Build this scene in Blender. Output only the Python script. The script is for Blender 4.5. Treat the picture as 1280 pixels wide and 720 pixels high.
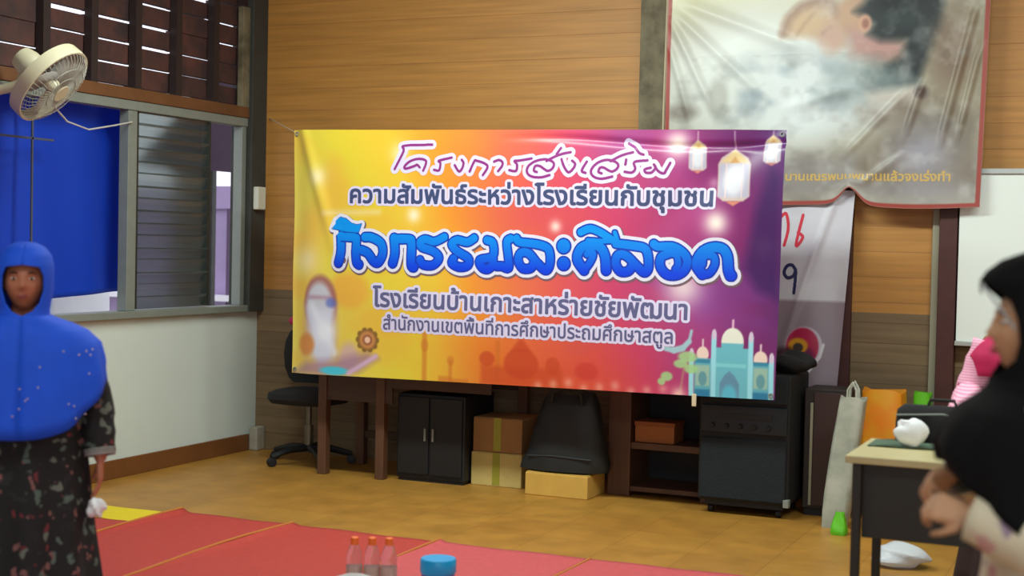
import bpy, bmesh, math, random
import numpy as np
from mathutils import Vector, Matrix

random.seed(7)
S = bpy.context.scene
for o in list(bpy.data.objects):
    bpy.data.objects.remove(o)

# ------------------------------------------------------------------ camera, light, exposure
cam_d = bpy.data.cameras.new('camera'); cam_d.sensor_width = 36.0; cam_d.lens = 36.0 * 1800 / 1280
cam_d.clip_start = 0.05; cam_d.clip_end = 200
cam = bpy.data.objects.new('camera', cam_d); S.collection.objects.link(cam)
ax = Vector((0.915, 0.402, 0.022)).normalized()          # camera right
ay = Vector((-0.033, 0.019, 0.999)); ay = (ay - ax * ay.dot(ax)).normalized()   # camera up
az = ax.cross(ay)                                         # camera back
m = Matrix((ax, ay, az)).transposed().to_4x4(); m.translation = (0, 0, 1.5)
cam.matrix_world = m
cam_d.dof.use_dof = True; cam_d.dof.focus_distance = 8.6; cam_d.dof.aperture_fstop = 2.2
S.camera = cam

vs = S.view_settings
vs.view_transform = 'Standard'; vs.look = 'None'; vs.exposure = 0.0; vs.gamma = 1.0; vs.use_curve_mapping = False

world = bpy.data.worlds.new('world'); S.world = world; world.use_nodes = True
bg = world.node_tree.nodes['Background']
bg.inputs[0].default_value = (0.86, 0.88, 1.0, 1); bg.inputs[1].default_value = 1.5


def area(name, loc, size, power, col=(1, 1, 1), rot=(0, 0, 0)):
    d = bpy.data.lights.new(name, 'AREA'); d.shape = 'RECTANGLE'; d.size, d.size_y = size; d.energy = power; d.color = col
    o = bpy.data.objects.new(name, d); o.location = loc; o.rotation_euler = rot; S.collection.objects.link(o)
    return o


# ceiling tubes over the hall, and the wide open doorway behind the camera
TUBE = (0.88, 1.0, 0.92)
area('ceiling_tube_light', (-3.3, 6.0, 3.42), (2.4, 0.25), 120, TUBE, (math.radians(18), 0, 0))
area('ceiling_tube_light', (0.3, 5.9, 3.42), (2.4, 0.25), 76, TUBE, (math.radians(18), 0, 0))
area('ceiling_tube_light', (-2.5, 2.0, 3.45), (2.4, 0.25), 44, TUBE)
area('ceiling_tube_light', (1.5, 1.5, 3.45), (2.4, 0.25), 44, TUBE)
area('doorway_daylight', (1.2, -2.3, 1.6), (5.0, 2.6), 48, (0.84, 0.98, 1.0), (math.radians(90), 0, 0))

# ------------------------------------------------------------------ materials


def lin(c):
    return tuple(((v / 255) / 12.92 if v <= 10 else (((v / 255) + 0.055) / 1.055) ** 2.4) for v in c)


class NT:
    """a small helper to write node trees"""
    def __init__(self, name):
        self.m = bpy.data.materials.new(name); self.m.use_nodes = True
        self.t = self.m.node_tree; self.b = self.t.nodes['Principled BSDF']

    def n(self, kind, **kw):
        nd = self.t.nodes.new(kind)
        for k, v in kw.items():
            if k in nd.inputs: nd.inputs[k].default_value = v
            else: setattr(nd, k, v)
        return nd

    def l(self, a, b): self.t.links.new(a, b)


def mat(name, c, rough=0.6, var=0.0, scale=8.0, c2=None, metal=0.0, bump=0.0, stretch=None, spec=0.5, sheen=0.0):
    x = NT(name); c = lin(c)
    x.b.inputs['Roughness'].default_value = rough; x.b.inputs['Metallic'].default_value = metal
    x.b.inputs['Specular IOR Level'].default_value = spec
    if sheen: x.b.inputs['Sheen Weight'].default_value = sheen
    if var or c2 or bump:
        tc = x.n('ShaderNodeTexCoord'); mp = x.n('ShaderNodeMapping')
        if stretch: mp.inputs['Scale'].default_value = stretch
        x.l(tc.outputs['Object'], mp.inputs['Vector'])
        nz = x.n('ShaderNodeTexNoise', Scale=scale, Detail=4.0, Roughness=0.6)
        x.l(mp.outputs[0], nz.inputs['Vector'])
        if c2: cc = lin(c2)
        else: cc = tuple(v * (1 - var) for v in c)
        mx = x.n('ShaderNodeMix', data_type='RGBA')
        rp = x.n('ShaderNodeMapRange'); rp.inputs[1].default_value = 0.35; rp.inputs[2].default_value = 0.65
        x.l(nz.outputs['Fac'], rp.inputs[0]); x.l(rp.outputs[0], mx.inputs[0])
        mx.inputs[6].default_value = (*c, 1); mx.inputs[7].default_value = (*cc, 1)
        x.l(mx.outputs[2], x.b.inputs['Base Color'])
        if bump:
            bp = x.n('ShaderNodeBump', Strength=bump, Distance=0.01); x.l(nz.outputs['Fac'], bp.inputs['Height'])
            x.l(bp.outputs[0], x.b.inputs['Normal'])
    else:
        x.b.inputs['Base Color'].default_value = (*c, 1)
    return x.m


def vcol_mat(name, rough=0.4, spec=0.5, coat=0.0):
    x = NT(name); a = x.n('ShaderNodeAttribute', attribute_name='print')
    x.l(a.outputs['Color'], x.b.inputs['Base Color']); x.b.inputs['Roughness'].default_value = rough
    x.b.inputs['Specular IOR Level'].default_value = spec; x.b.inputs['Coat Weight'].default_value = coat
    x.b.inputs['Coat Roughness'].default_value = 0.25
    return x.m


def planks(name, ca, cb, cgap, row, rough=0.45, axis='XZ'):
    """varnished boards laid level: brick texture with very long rows, grain stretched along the board"""
    x = NT(name); tc = x.n('ShaderNodeTexCoord'); sp = x.n('ShaderNodeSeparateXYZ'); cb_ = x.n('ShaderNodeCombineXYZ')
    x.l(tc.outputs['Object'], sp.inputs[0])
    x.l(sp.outputs[axis[0]], cb_.inputs[0]); x.l(sp.outputs[axis[1]], cb_.inputs[1])
    br = x.n('ShaderNodeTexBrick', Scale=1.0); br.inputs['Mortar Size'].default_value = 0.0035
    br.inputs['Brick Width'].default_value = 60; br.inputs['Row Height'].default_value = row
    br.inputs['Mortar Smooth'].default_value = 0.6
    br.inputs['Color1'].default_value = (*lin(ca), 1); br.inputs['Color2'].default_value = (*lin(cb), 1); br.inputs['Mortar'].default_value = (*lin(cgap), 1)
    x.l(cb_.outputs[0], br.inputs['Vector'])
    mp = x.n('ShaderNodeMapping'); mp.inputs['Scale'].default_value = (0.7, 16, 1); x.l(cb_.outputs[0], mp.inputs['Vector'])
    nz = x.n('ShaderNodeTexNoise', Scale=2.0, Detail=5.0); x.l(mp.outputs[0], nz.inputs['Vector'])
    rp = x.n('ShaderNodeMapRange'); rp.inputs[1].default_value = 0.3; rp.inputs[2].default_value = 0.7; rp.inputs[3].default_value = 0.8; rp.inputs[4].default_value = 1.12
    x.l(nz.outputs['Fac'], rp.inputs[0])
    mx = x.n('ShaderNodeMix', data_type='RGBA', blend_type='MULTIPLY'); mx.inputs[0].default_value = 1
    x.l(br.outputs['Color'], mx.inputs[6]); x.l(rp.outputs[0], mx.inputs[7]); x.l(mx.outputs[2], x.b.inputs['Base Color'])
    bp = x.n('ShaderNodeBump', Strength=0.25, Distance=0.004, invert=True); x.l(br.outputs['Fac'], bp.inputs['Height']); x.l(bp.outputs[0], x.b.inputs['Normal'])
    x.b.inputs['Roughness'].default_value = rough
    return x.m


def tiles(name, ca, cb, cgap, size, rough):
    x = NT(name); tc = x.n('ShaderNodeTexCoord')
    br = x.n('ShaderNodeTexBrick', Scale=1.0, offset=0.0); br.inputs['Mortar Size'].default_value = 0.003
    br.inputs['Brick Width'].default_value = size; br.inputs['Row Height'].default_value = size
    br.inputs['Color1'].default_value = (*lin(ca), 1); br.inputs['Color2'].default_value = (*lin(cb), 1); br.inputs['Mortar'].default_value = (*lin(cgap), 1)
    x.l(tc.outputs['Object'], br.inputs['Vector'])
    nz = x.n('ShaderNodeTexNoise', Scale=5.0, Detail=6.0); x.l(tc.outputs['Object'], nz.inputs['Vector'])
    rp = x.n('ShaderNodeMapRange'); rp.inputs[1].default_value = 0.3; rp.inputs[2].default_value = 0.7; rp.inputs[3].default_value = 0.82; rp.inputs[4].default_value = 1.15
    x.l(nz.outputs['Fac'], rp.inputs[0])
    mx = x.n('ShaderNodeMix', data_type='RGBA', blend_type='MULTIPLY'); mx.inputs[0].default_value = 1
    x.l(br.outputs['Color'], mx.inputs[6]); x.l(rp.outputs[0], mx.inputs[7]); x.l(mx.outputs[2], x.b.inputs['Base Color'])
    x.b.inputs['Roughness'].default_value = rough
    return x.m


def floral(name, base, spots, scale, cover=0.5, rough=0.8):
    """printed cloth: irregular blotches of several colours over a ground colour"""
    x = NT(name); tc = x.n('ShaderNodeTexCoord')
    nz0 = x.n('ShaderNodeTexNoise', Scale=scale * 0.8, Detail=2.0); x.l(tc.outputs['Object'], nz0.inputs['Vector'])
    ad = x.n('ShaderNodeMix', data_type='RGBA', blend_type='LINEAR_LIGHT'); ad.inputs[0].default_value = 0.06
    x.l(tc.outputs['Object'], ad.inputs[6]); x.l(nz0.outputs['Color'], ad.inputs[7])
    vo = x.n('ShaderNodeTexVoronoi', Scale=scale); x.l(ad.outputs[2], vo.inputs['Vector'])
    sp = x.n('ShaderNodeSeparateColor'); x.l(vo.outputs['Color'], sp.inputs[0])
    rp = x.n('ShaderNodeValToRGB'); rp.color_ramp.interpolation = 'CONSTANT'
    el = rp.color_ramp.elements; el[0].color = (*lin(spots[0]), 1); el[0].position = 0; el[1].position = 1 / len(spots); el[1].color = (*lin(spots[1]), 1)
    for i, c in enumerate(spots[2:]):
        e = el.new((i + 2) / len(spots)); e.color = (*lin(c), 1)
    x.l(sp.outputs[0], rp.inputs[0])
    lt = x.n('ShaderNodeMapRange'); lt.inputs[1].default_value = cover; lt.inputs[2].default_value = cover - 0.12
    x.l(vo.outputs['Distance'], lt.inputs[0])
    mx = x.n('ShaderNodeMix', data_type='RGBA'); x.l(lt.outputs[0], mx.inputs[0])
    mx.inputs[6].default_value = (*lin(base), 1); x.l(rp.outputs[0], mx.inputs[7]); x.l(mx.outputs[2], x.b.inputs['Base Color'])
    x.b.inputs['Roughness'].default_value = rough
    return x.m


def stripes(name, a, b, scale, rough=0.8):
    x = NT(name); tc = x.n('ShaderNodeTexCoord')
    wv = x.n('ShaderNodeTexWave', Scale=scale, Distortion=0.6, bands_direction='Z'); x.l(tc.outputs['Object'], wv.inputs['Vector'])
    mx = x.n('ShaderNodeMix', data_type='RGBA'); x.l(wv.outputs['Fac'], mx.inputs[0])
    mx.inputs[6].default_value = (*lin(a), 1); mx.inputs[7].default_value = (*lin(b), 1); x.l(mx.outputs[2], x.b.inputs['Base Color'])
    x.b.inputs['Roughness'].default_value = rough
    return x.m


def clear(name, c, rough=0.08, trans=1.0, ior=1.33):
    x = NT(name); x.b.inputs['Base Color'].default_value = (*lin(c), 1); x.b.inputs['Transmission Weight'].default_value = trans
    x.b.inputs['Roughness'].default_value = rough; x.b.inputs['IOR'].default_value = ior
    return x.m


def film(name, c, rough=0.3, tr=0.4):
    """thin plastic film or cloth that lets light through"""
    x = NT(name); x.b.inputs['Base Color'].default_value = (*lin(c), 1); x.b.inputs['Roughness'].default_value = rough
    tl = x.n('ShaderNodeBsdfTranslucent'); tl.inputs['Color'].default_value = (*lin(c), 1)
    ms = x.n('ShaderNodeMixShader'); ms.inputs[0].default_value = tr
    x.l(x.b.outputs[0], ms.inputs[1]); x.l(tl.outputs[0], ms.inputs[2]); x.l(ms.outputs[0], x.t.nodes['Material Output'].inputs['Surface'])
    return x.m


# ------------------------------------------------------------------ mesh helpers
C = S.collection


class MB:
    """collects simple solids and links them as ONE mesh object"""
    def __init__(self): self.v = []; self.f = []; self.mi = []; self.cur = 0

    def add(self, vs_, fs, M=None):
        k = len(self.v)
        self.v += [tuple(M @ Vector(p)) if M else tuple(p) for p in vs_]
        self.f += [tuple(i + k for i in f) for f in fs]; self.mi += [self.cur] * len(fs)
        return self

    def box(self, a, b, M=None):
        x0, y0, z0 = (min(p, q) for p, q in zip(a, b)); x1, y1, z1 = (max(p, q) for p, q in zip(a, b))
        return self.add([(x0, y0, z0), (x1, y0, z0), (x1, y1, z0), (x0, y1, z0), (x0, y0, z1), (x1, y0, z1), (x1, y1, z1), (x0, y1, z1)],
                        [(3, 2, 1, 0), (4, 5, 6, 7), (0, 1, 5, 4), (1, 2, 6, 5), (2, 3, 7, 6), (3, 0, 4, 7)], M)

    def rings(self, rs, closed=True, cap=True, M=None):
        n = len(rs[0]); v = [p for r in rs for p in r]; f = []
        for i in range(len(rs) - 1):
            for j in range(n if closed else n - 1):
                k = (j + 1) % n
                f.append((i * n + j, i * n + k, (i + 1) * n + k, (i + 1) * n + j))
        if cap and closed:
            f.append(tuple(range(n - 1, -1, -1))); f.append(tuple((len(rs) - 1) * n + j for j in range(n)))
        return self.add(v, f, M)

    def lathe(self, prof, n=24, M=None, cap=True):
        return self.rings([[(r * math.cos(2 * math.pi * j / n), r * math.sin(2 * math.pi * j / n), z) for j in range(n)] for r, z in prof], True, cap, M)

    def tube(self, pts, r, n=8, cap=True):
        pts = [Vector(p) for p in pts]; rs = []; up = None
        for i, p in enumerate(pts):
            t = (pts[min(i + 1, len(pts) - 1)] - pts[max(i - 1, 0)])
            t = t.normalized() if t.length > 1e-9 else Vector((0, 0, 1))
            if up is None:
                up = t.orthogonal().normalized()
            else:
                up = (up - t * up.dot(t))
                up = up.normalized() if up.length > 1e-6 else t.orthogonal().normalized()
            w = t.cross(up); rr = r[i] if isinstance(r, (list, tuple)) else r
            rs.append([p + (up * math.cos(2 * math.pi * j / n) + w * math.sin(2 * math.pi * j / n)) * rr for j in range(n)])
        return self.rings(rs, True, cap)

    def ball(self, c, r, M=None, n=16):
        rx, ry, rz = r if isinstance(r, (list, tuple)) else (r, r, r); rs = []
        for i in range(n // 2 + 1):
            th = math.pi * (i + 0.02) / (n // 2 + 0.04)
            rs.append([(c[0] + rx * math.sin(th) * math.cos(2 * math.pi * j / n), c[1] + ry * math.sin(th) * math.sin(2 * math.pi * j / n), c[2] - rz * math.cos(th)) for j in range(n)])
        return self.rings(rs, True, True, M)

    def build(self, name, m_, parent=None, bevel=0.0, smooth=True, sub=0, loc=None, solid=0.0):
        me = bpy.data.meshes.new(name); me.from_pydata(self.v, [], self.f); me.validate()
        for x in (m_ if isinstance(m_, (list, tuple)) else [m_]): me.materials.append(x)
        if len(self.mi) == len(me.polygons): me.polygons.foreach_set('material_index', self.mi)
        o = bpy.data.objects.new(name, me); C.objects.link(o)
        bm = bmesh.new(); bm.from_mesh(me); bmesh.ops.recalc_face_normals(bm, faces=bm.faces); bm.to_mesh(me); bm.free()
        if smooth:
            me.polygons.foreach_set('use_smooth', [True] * len(me.polygons))
            try: me.set_sharp_from_angle(angle=math.radians(40))
            except Exception: pass
        if bevel:
            b = o.modifiers.new('b', 'BEVEL'); b.width = bevel; b.segments = 2; b.limit_method = 'ANGLE'; b.harden_normals = False
        if solid:
            s = o.modifiers.new('s', 'SOLIDIFY'); s.thickness = solid; s.offset = 0
        if sub:
            s = o.modifiers.new('sub', 'SUBSURF'); s.levels = sub; s.render_levels = sub
        if parent is not None:
            o.parent = parent; o.matrix_parent_inverse = Matrix.Translation(-Vector(parent.location)) if False else Matrix()
            # vertices are given in world space: shift them into the parent's space
            pm = world_of(parent).inverted()
            me.transform(pm)
        return o


def world_of(o):
    M = Matrix.Translation(o.location) @ o.rotation_euler.to_matrix().to_4x4()
    return world_of(o.parent) @ M if o.parent else M


def tag(o, label=None, cat=None, group=None, kind=None):
    if label: o['label'] = label
    if cat: o['category'] = cat
    if group: o['group'] = group
    if kind: o['kind'] = kind
    return o


def empty(name, loc, label=None, cat=None, group=None, kind=None):
    o = bpy.data.objects.new(name, None); o.location = loc; o.empty_display_size = 0.1; C.objects.link(o)
    return tag(o, label, cat, group, kind)


def box(name, a, b, m_, parent=None, bevel=0.004):
    return MB().box(a, b).build(name, m_, parent, bevel, smooth=False)


def copy_tree(o, parent=None):
    c = o.copy(); C.objects.link(c); c.parent = parent
    for ch in list(o.children): copy_tree(ch, c)
    return c


def grid(name, nu, nv, fn, m_, parent=None, color=None, solid=0.0):
    """a sheet: fn(U, V) -> X, Y, Z arrays over u, v in 0..1; color (nv+1, nu+1, 3) sRGB 0..255 painted as the printed picture"""
    U, V = np.meshgrid(np.linspace(0, 1, nu + 1), np.linspace(0, 1, nv + 1)); X, Y, Z = fn(U, V)
    co = np.stack([X, Y, Z], -1).reshape(-1, 3).astype(np.float32)
    i = np.arange(nu * nv); r, c = i // nu, i % nu; a = r * (nu + 1) + c
    q = np.stack([a, a + 1, a + nu + 2, a + nu + 1], -1).astype(np.int32)
    me = bpy.data.meshes.new(name); me.vertices.add(len(co)); me.vertices.foreach_set('co', co.ravel())
    me.loops.add(q.size); me.loops.foreach_set('vertex_index', q.ravel())
    me.polygons.add(len(q)); me.polygons.foreach_set('loop_start', np.arange(len(q), dtype=np.int32) * 4)
    me.update(calc_edges=True); me.validate()
    me.polygons.foreach_set('use_smooth', [True] * len(me.polygons))
    if color is not None:
        cc = np.clip(color.reshape(-1, 3) / 255.0, 0, 1); cl = np.where(cc <= 0.04045, cc / 12.92, ((cc + 0.055) / 1.055) ** 2.4)
        at = me.color_attributes.new('print', 'FLOAT_COLOR', 'POINT')
        at.data.foreach_set('color', np.concatenate([cl, np.ones((len(cl), 1))], 1).astype(np.float32).ravel())
    me.materials.append(m_)
    o = bpy.data.objects.new(name, me); C.objects.link(o)
    if solid:
        s = o.modifiers.new('s', 'SOLIDIFY'); s.thickness = solid; s.offset = 0
    if parent is not None:
        o.parent = parent; me.transform(world_of(parent).inverted())
    return o


# ------------------------------------------------------------------ printing: pictures and letters
def seg_dist(P, a, b):
    a = np.array(a, float); b = np.array(b, float); d = b - a; L = d @ d
    t = np.clip(((P - a) @ d) / L, 0, 1) if L > 1e-9 else np.zeros(P.shape[:-1])
    return np.linalg.norm(P - a - t[..., None] * d, axis=-1)


def smooth_poly(pts, n=4):
    """rounds a pen stroke with a Catmull-Rom curve"""
    if len(pts) < 3: return pts
    p = [pts[0]] + list(pts) + [pts[-1]]; out = []
    for i in range(1, len(p) - 2):
        a, b, c, d = (np.array(q, float) for q in p[i - 1:i + 3])
        for k in range(n):
            t = k / n
            out.append(tuple(0.5 * (2 * b + (c - a) * t + (2 * a - 5 * b + 4 * c - d) * t * t + (3 * b - a - 3 * c + d) * t ** 3)))
    return out + [pts[-1]]


def inside(P, poly):
    x, y = P[..., 0], P[..., 1]; w = np.zeros(x.shape, int); n = len(poly)
    for i in range(n):
        (x0, y0), (x1, y1) = poly[i], poly[(i + 1) % n]
        if y0 == y1: continue
        cr = (x1 - x0) * (y - y0) - (x - x0) * (y1 - y0)
        w += ((y0 <= y) & (y1 > y) & (cr > 0)).astype(int) - ((y0 > y) & (y1 <= y) & (cr < 0)).astype(int)
    return w


class Field:
    """distance in mm to inked shapes over a raster of the sheet"""
    def __init__(self, x0, y0, x1, y1, step=1.5):
        self.x0, self.y0, self.s = x0, y0, step
        self.nx = int((x1 - x0) / step) + 1; self.ny = int((y1 - y0) / step) + 1
        X, Y = np.meshgrid(x0 + (np.arange(self.nx) + 0.5) * step, y0 + (np.arange(self.ny) + 0.5) * step)
        self.P = np.stack([X, Y], -1); self.d = np.full(X.shape, 1e3)

    def win(self, xs, ys, pad):
        i0 = max(0, int((min(xs) - pad - self.x0) / self.s)); i1 = min(self.nx, int((max(xs) + pad - self.x0) / self.s) + 2)
        j0 = max(0, int((min(ys) - pad - self.y0) / self.s)); j1 = min(self.ny, int((max(ys) + pad - self.y0) / self.s) + 2)
        return slice(j0, j1), slice(i0, i1)

    def stroke(self, pts, r, pad=60):
        for a, b in zip(pts[:-1], pts[1:]):
            w = self.win((a[0], b[0]), (a[1], b[1]), r + pad)
            self.d[w] = np.minimum(self.d[w], seg_dist(self.P[w], a, b) - r)

    def polys(self, polys, pad=60):
        """one glyph: several outlines, non-zero winding"""
        xs = [p[0] for q in polys for p in q]; ys = [p[1] for q in polys for p in q]; w = self.win(xs, ys, pad); P = self.P[w]
        if P.size == 0: return
        wn = sum(inside(P, q) for q in polys); dd = np.full(P.shape[:-1], 1e3)
        for q in polys:
            for a, b in zip(q, q[1:] + q[:1]): dd = np.minimum(dd, seg_dist(P, a, b))
        self.d[w] = np.minimum(self.d[w], np.where(wn != 0, -dd, dd))

    def runs(self, grow):
        """rectangles (x0, y0, x1, y1) of the inked area, run by run, each run merged upwards when it repeats"""
        mask = self.d < grow; out = []; live = {}
        for j in range(self.ny + 1):
            now = {}
            if j < self.ny:
                e = np.flatnonzero(np.diff(np.concatenate([[0], mask[j].astype(np.int8), [0]])))
                for a, b in zip(e[::2], e[1::2]): now[(a, b)] = live.pop((a, b), j)
            for (a, b), js in live.items(): out.append((self.x0 + a * self.s, self.y0 + js * self.s, self.x0 + b * self.s, self.y0 + j * self.s))
            live = now
        return out


def ink(name, field, grow, surf, m_, parent, maxlen=60):
    """the inked area as one thin layer lying on the sheet surf(x, y in mm) -> world point"""
    v = []; f = []
    for x0, y0, x1, y1 in field.runs(grow):
        n = max(1, int((x1 - x0) / maxlen))
        for k in range(n):
            a = x0 + (x1 - x0) * k / n; b = x0 + (x1 - x0) * (k + 1) / n; i = len(v)
            v += [(a, y0), (b, y0), (b, y1), (a, y1)]; f.append((i, i + 1, i + 2, i + 3))
    v = np.array(v, float); X, Y, Z = surf(v[:, 0], v[:, 1])
    me = bpy.data.meshes.new(name); me.from_pydata(np.stack([X, Y, Z], -1).tolist(), [], f)
    me.materials.append(m_); o = bpy.data.objects.new(name, me); C.objects.link(o)
    o.parent = parent; me.transform(world_of(parent).inverted())
    return o


def text_glyphs(s):
    """outlines of a line of writing in Blender's own typeface: list of glyphs, each a list of polygons"""
    cu = bpy.data.curves.new('t', 'FONT'); cu.body = s; cu.size = 1.0
    o = bpy.data.objects.new('t', cu); C.objects.link(o); dg = bpy.context.evaluated_depsgraph_get(); dg.update()
    c = o.evaluated_get(dg).to_curve(dg); gl = []
    for sp in c.splines:
        bp = sp.bezier_points; n = len(bp); q = []
        if n == 0: continue
        for i in range(n):
            a, b = bp[i], bp[(i + 1) % n]
            for k in range(4):
                t = k / 4; u = 1 - t
                p = a.co * u ** 3 + a.handle_right * 3 * u * u * t + b.handle_left * 3 * u * t * t + b.co * t ** 3
                q.append((p.x, p.y))
        gl.append(q)
    o.to_curve_clear() if hasattr(o, 'to_curve_clear') else None
    bpy.data.objects.remove(o); bpy.data.curves.remove(cu)
    return gl


def text_field(s, x0, x1, base, height, step=1.5, pad=45):
    """s fitted between x0 and x1 (mm) on a base line; height is that of a plain consonant"""
    gl = text_glyphs(s); xs = [p[0] for q in gl for p in q]; a, b = min(xs), max(xs); kx = (x1 - x0) / (b - a); ky = height / 0.56
    gl = [[(x0 + (p[0] - a) * kx, base + p[1] * ky) for p in q] for q in gl]
    ys = [p[1] for q in gl for p in q]; F = Field(x0 - pad, min(ys) - pad, x1 + pad, max(ys) + pad, step)
    # outlines that overlap belong to one letter: join them by their boxes before the winding test
    bx = [(min(p[0] for p in q), max(p[0] for p in q), min(p[1] for p in q), max(p[1] for p in q)) for q in gl]; left = list(range(len(gl)))
    while left:
        g = [left.pop(0)]; i = 0
        while i < len(g):
            A = bx[g[i]]
            for j in list(left):
                B = bx[j]
                if A[0] <= B[1] and B[0] <= A[1] and A[2] <= B[3] and B[2] <= A[3]: g.append(j); left.remove(j)
            i += 1
        F.polys([gl[i] for i in g], pad)
    return F


class Paint:
    """a printed picture on a grid of nu x nv cells over w x h mm"""
    def __init__(self, nu, nv, w, h, base):
        X, Y = np.meshgrid(np.linspace(0, w, nu + 1), np.linspace(0, h, nv + 1)); self.X, self.Y = X, Y
        self.P = np.stack([X, Y], -1); self.c = np.ones(X.shape + (3,)) * np.array(base, float)

    def corners(self, bl, br, tl, tr):
        nv, nu = self.X.shape; U, V = np.meshgrid(np.linspace(0, 1, nu), np.linspace(0, 1, nv))
        f = lambda k: (bl[k] * (1 - U) + br[k] * U) * (1 - V) + (tl[k] * (1 - U) + tr[k] * U) * V
        self.X, self.Y = f(0), f(1); self.P = np.stack([self.X, self.Y], -1)
        return self

    def put(self, a, col): self.c = self.c * (1 - a[..., None]) + np.array(col, float) * a[..., None]
    def ell(self, x, y, rx, ry, col, soft=0.15, k=1.0):
        d = np.hypot((self.X - x) / rx, (self.Y - y) / ry); self.put(k * np.clip((1 - d) / soft + 0.5, 0, 1), col)
    def glow(self, x, y, r, col, k=1.0): self.put(k * np.exp(-((self.X - x) ** 2 + (self.Y - y) ** 2) / (r * r)), col)
    def rect(self, x0, y0, x1, y1, col, soft=6, k=1.0):
        d = np.minimum(np.minimum(self.X - x0, x1 - self.X), np.minimum(self.Y - y0, y1 - self.Y)); self.put(k * np.clip(d / soft + 0.5, 0, 1), col)
    def poly(self, pts, col, soft=8, k=1.0):
        d = np.full(self.X.shape, 1e6)
        for a, b in zip(pts, pts[1:] + pts[:1]): d = np.minimum(d, seg_dist(self.P, a, b))
        d = np.where(inside(self.P, pts) != 0, d, -d); self.put(k * np.clip(d / soft + 0.5, 0, 1), col)
    def line(self, pts, r, col, soft=6, k=1.0):
        d = np.full(self.X.shape, 1e6)
        for a, b in zip(pts[:-1], pts[1:]): d = np.minimum(d, seg_dist(self.P, a, b))
        self.put(k * np.clip((r - d) / soft + 0.5, 0, 1), col)
    def noise(self, sx, sy, amp, seed):
        r = np.random.RandomState(seed); ny, nx = self.X.shape; W, H = self.X.max(), self.Y.max(); out = np.zeros(self.X.shape)
        W += 1; XX = np.clip(self.X, 0, W - 1); YY = np.clip(self.Y, 0, H - 1)
        for o in range(3):
            gx, gy = max(2, int(W / sx * 2 ** o)), max(2, int(H / sy * 2 ** o)); g = r.randn(gy + 2, gx + 2)
            x = XX / W * gx; y = YY / H * gy; i = np.minimum(x.astype(int), gx - 1 if gx > 1 else 0); j = np.minimum(y.astype(int), gy - 1)
            fx = x - i; fy = y - j; fx = fx * fx * (3 - 2 * fx); fy = fy * fy * (3 - 2 * fy)
            out += (g[j, i] * (1 - fx) * (1 - fy) + g[j, i + 1] * fx * (1 - fy) + g[j + 1, i] * (1 - fx) * fy + g[j + 1, i + 1] * fx * fy) / 2 ** o
        return out * amp

# ------------------------------------------------------------------ the setting
XL = -5.777; YB = 8.66
M_floor = tiles('floor_tiles', (172, 124, 52), (166, 117, 48), (148, 103, 43), 0.4, 0.42)
M_plank = planks('varnished_boards', (182, 128, 62), (178, 124, 59), (164, 111, 54), 0.15, 0.5)
M_wain = planks('weathered_boards', (128, 106, 78), (116, 95, 70), (98, 79, 57), 0.12, 0.65)
M_dado = mat('white_paint', (208, 218, 214), 0.75, 0.06, 1.5)
M_skirt = mat('brown_skirting', (120, 74, 38), 0.5, 0.15, 6)
M_ceil = mat('ceiling_paint', (190, 186, 176), 0.9)
M_greymetal = mat('grey_metal', (128, 134, 128), 0.5, 0.1, 12)
M_darkpost = mat('dark_post', (58, 58, 54), 0.7, 0.25, 9)
M_greypost = mat('grey_stained_post', (126, 116, 92), 0.75, c2=(84, 76, 58), scale=7)
M_red = mat('dark_red_wood', (74, 34, 32), 0.55, 0.2, 10)
M_greystrip = mat('grey_strip', (150, 146, 126), 0.6)
M_brick = mat('red_brown_slats', (92, 56, 50), 0.7, c2=(58, 42, 44), scale=5)
M_beam = mat('brown_beam', (112, 72, 42), 0.6, 0.2, 6)
M_dark = mat('near_black', (16, 16, 19), 0.6)
M_blackplastic = mat('black_plastic', (17, 19, 24), 0.6)

st = dict(kind='structure')
tag(box('floor', (-6.2, -2.6, -0.1), (4.2, 8.9, 0.0), M_floor, bevel=0), **st)
tag(box('ceiling', (-6.0, -2.6, 3.6), (4.2, 8.9, 3.7), M_ceil, bevel=0), **st)
wb_ = MB(); wb_.box((XL - 0.12, YB, 1.14), (4.2, YB + 0.12, 3.6)); wb_.cur = 1; wb_.box((XL - 0.12, YB, 0), (4.2, YB + 0.12, 1.14))
tag(wb_.build('wall_back', [M_plank, M_wain], smooth=False), **st)
tag(box('wall_right', (4.1, -2.5, 0), (4.2, YB, 3.6), M_plank, bevel=0), **st)
wf = MB(); wf.box((XL, -2.6, 0), (-1.4, -2.5, 3.6)).box((3.8, -2.6, 0), (4.2, -2.5, 3.6)).box((-1.4, -2.6, 2.95), (3.8, -2.5, 3.6))
tag(wf.build('wall_front', M_dado, smooth=False), **st)
WY0, WY1 = 3.2, 8.48
wl = MB(); wl.box((XL - 0.12, -2.5, 0), (XL, YB, 0.985)); wl.box((XL - 0.12, -2.5, 0.985), (XL, WY0, 3.6)); wl.box((XL - 0.12, WY0, 3.36), (XL, YB, 3.6))
tag(wl.build('wall_left', M_dado, smooth=False), **st)
tag(box('baseboard_left', (XL, -2.5, 0), (XL + 0.018, 8.56, 0.116), M_skirt), **st)
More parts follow.
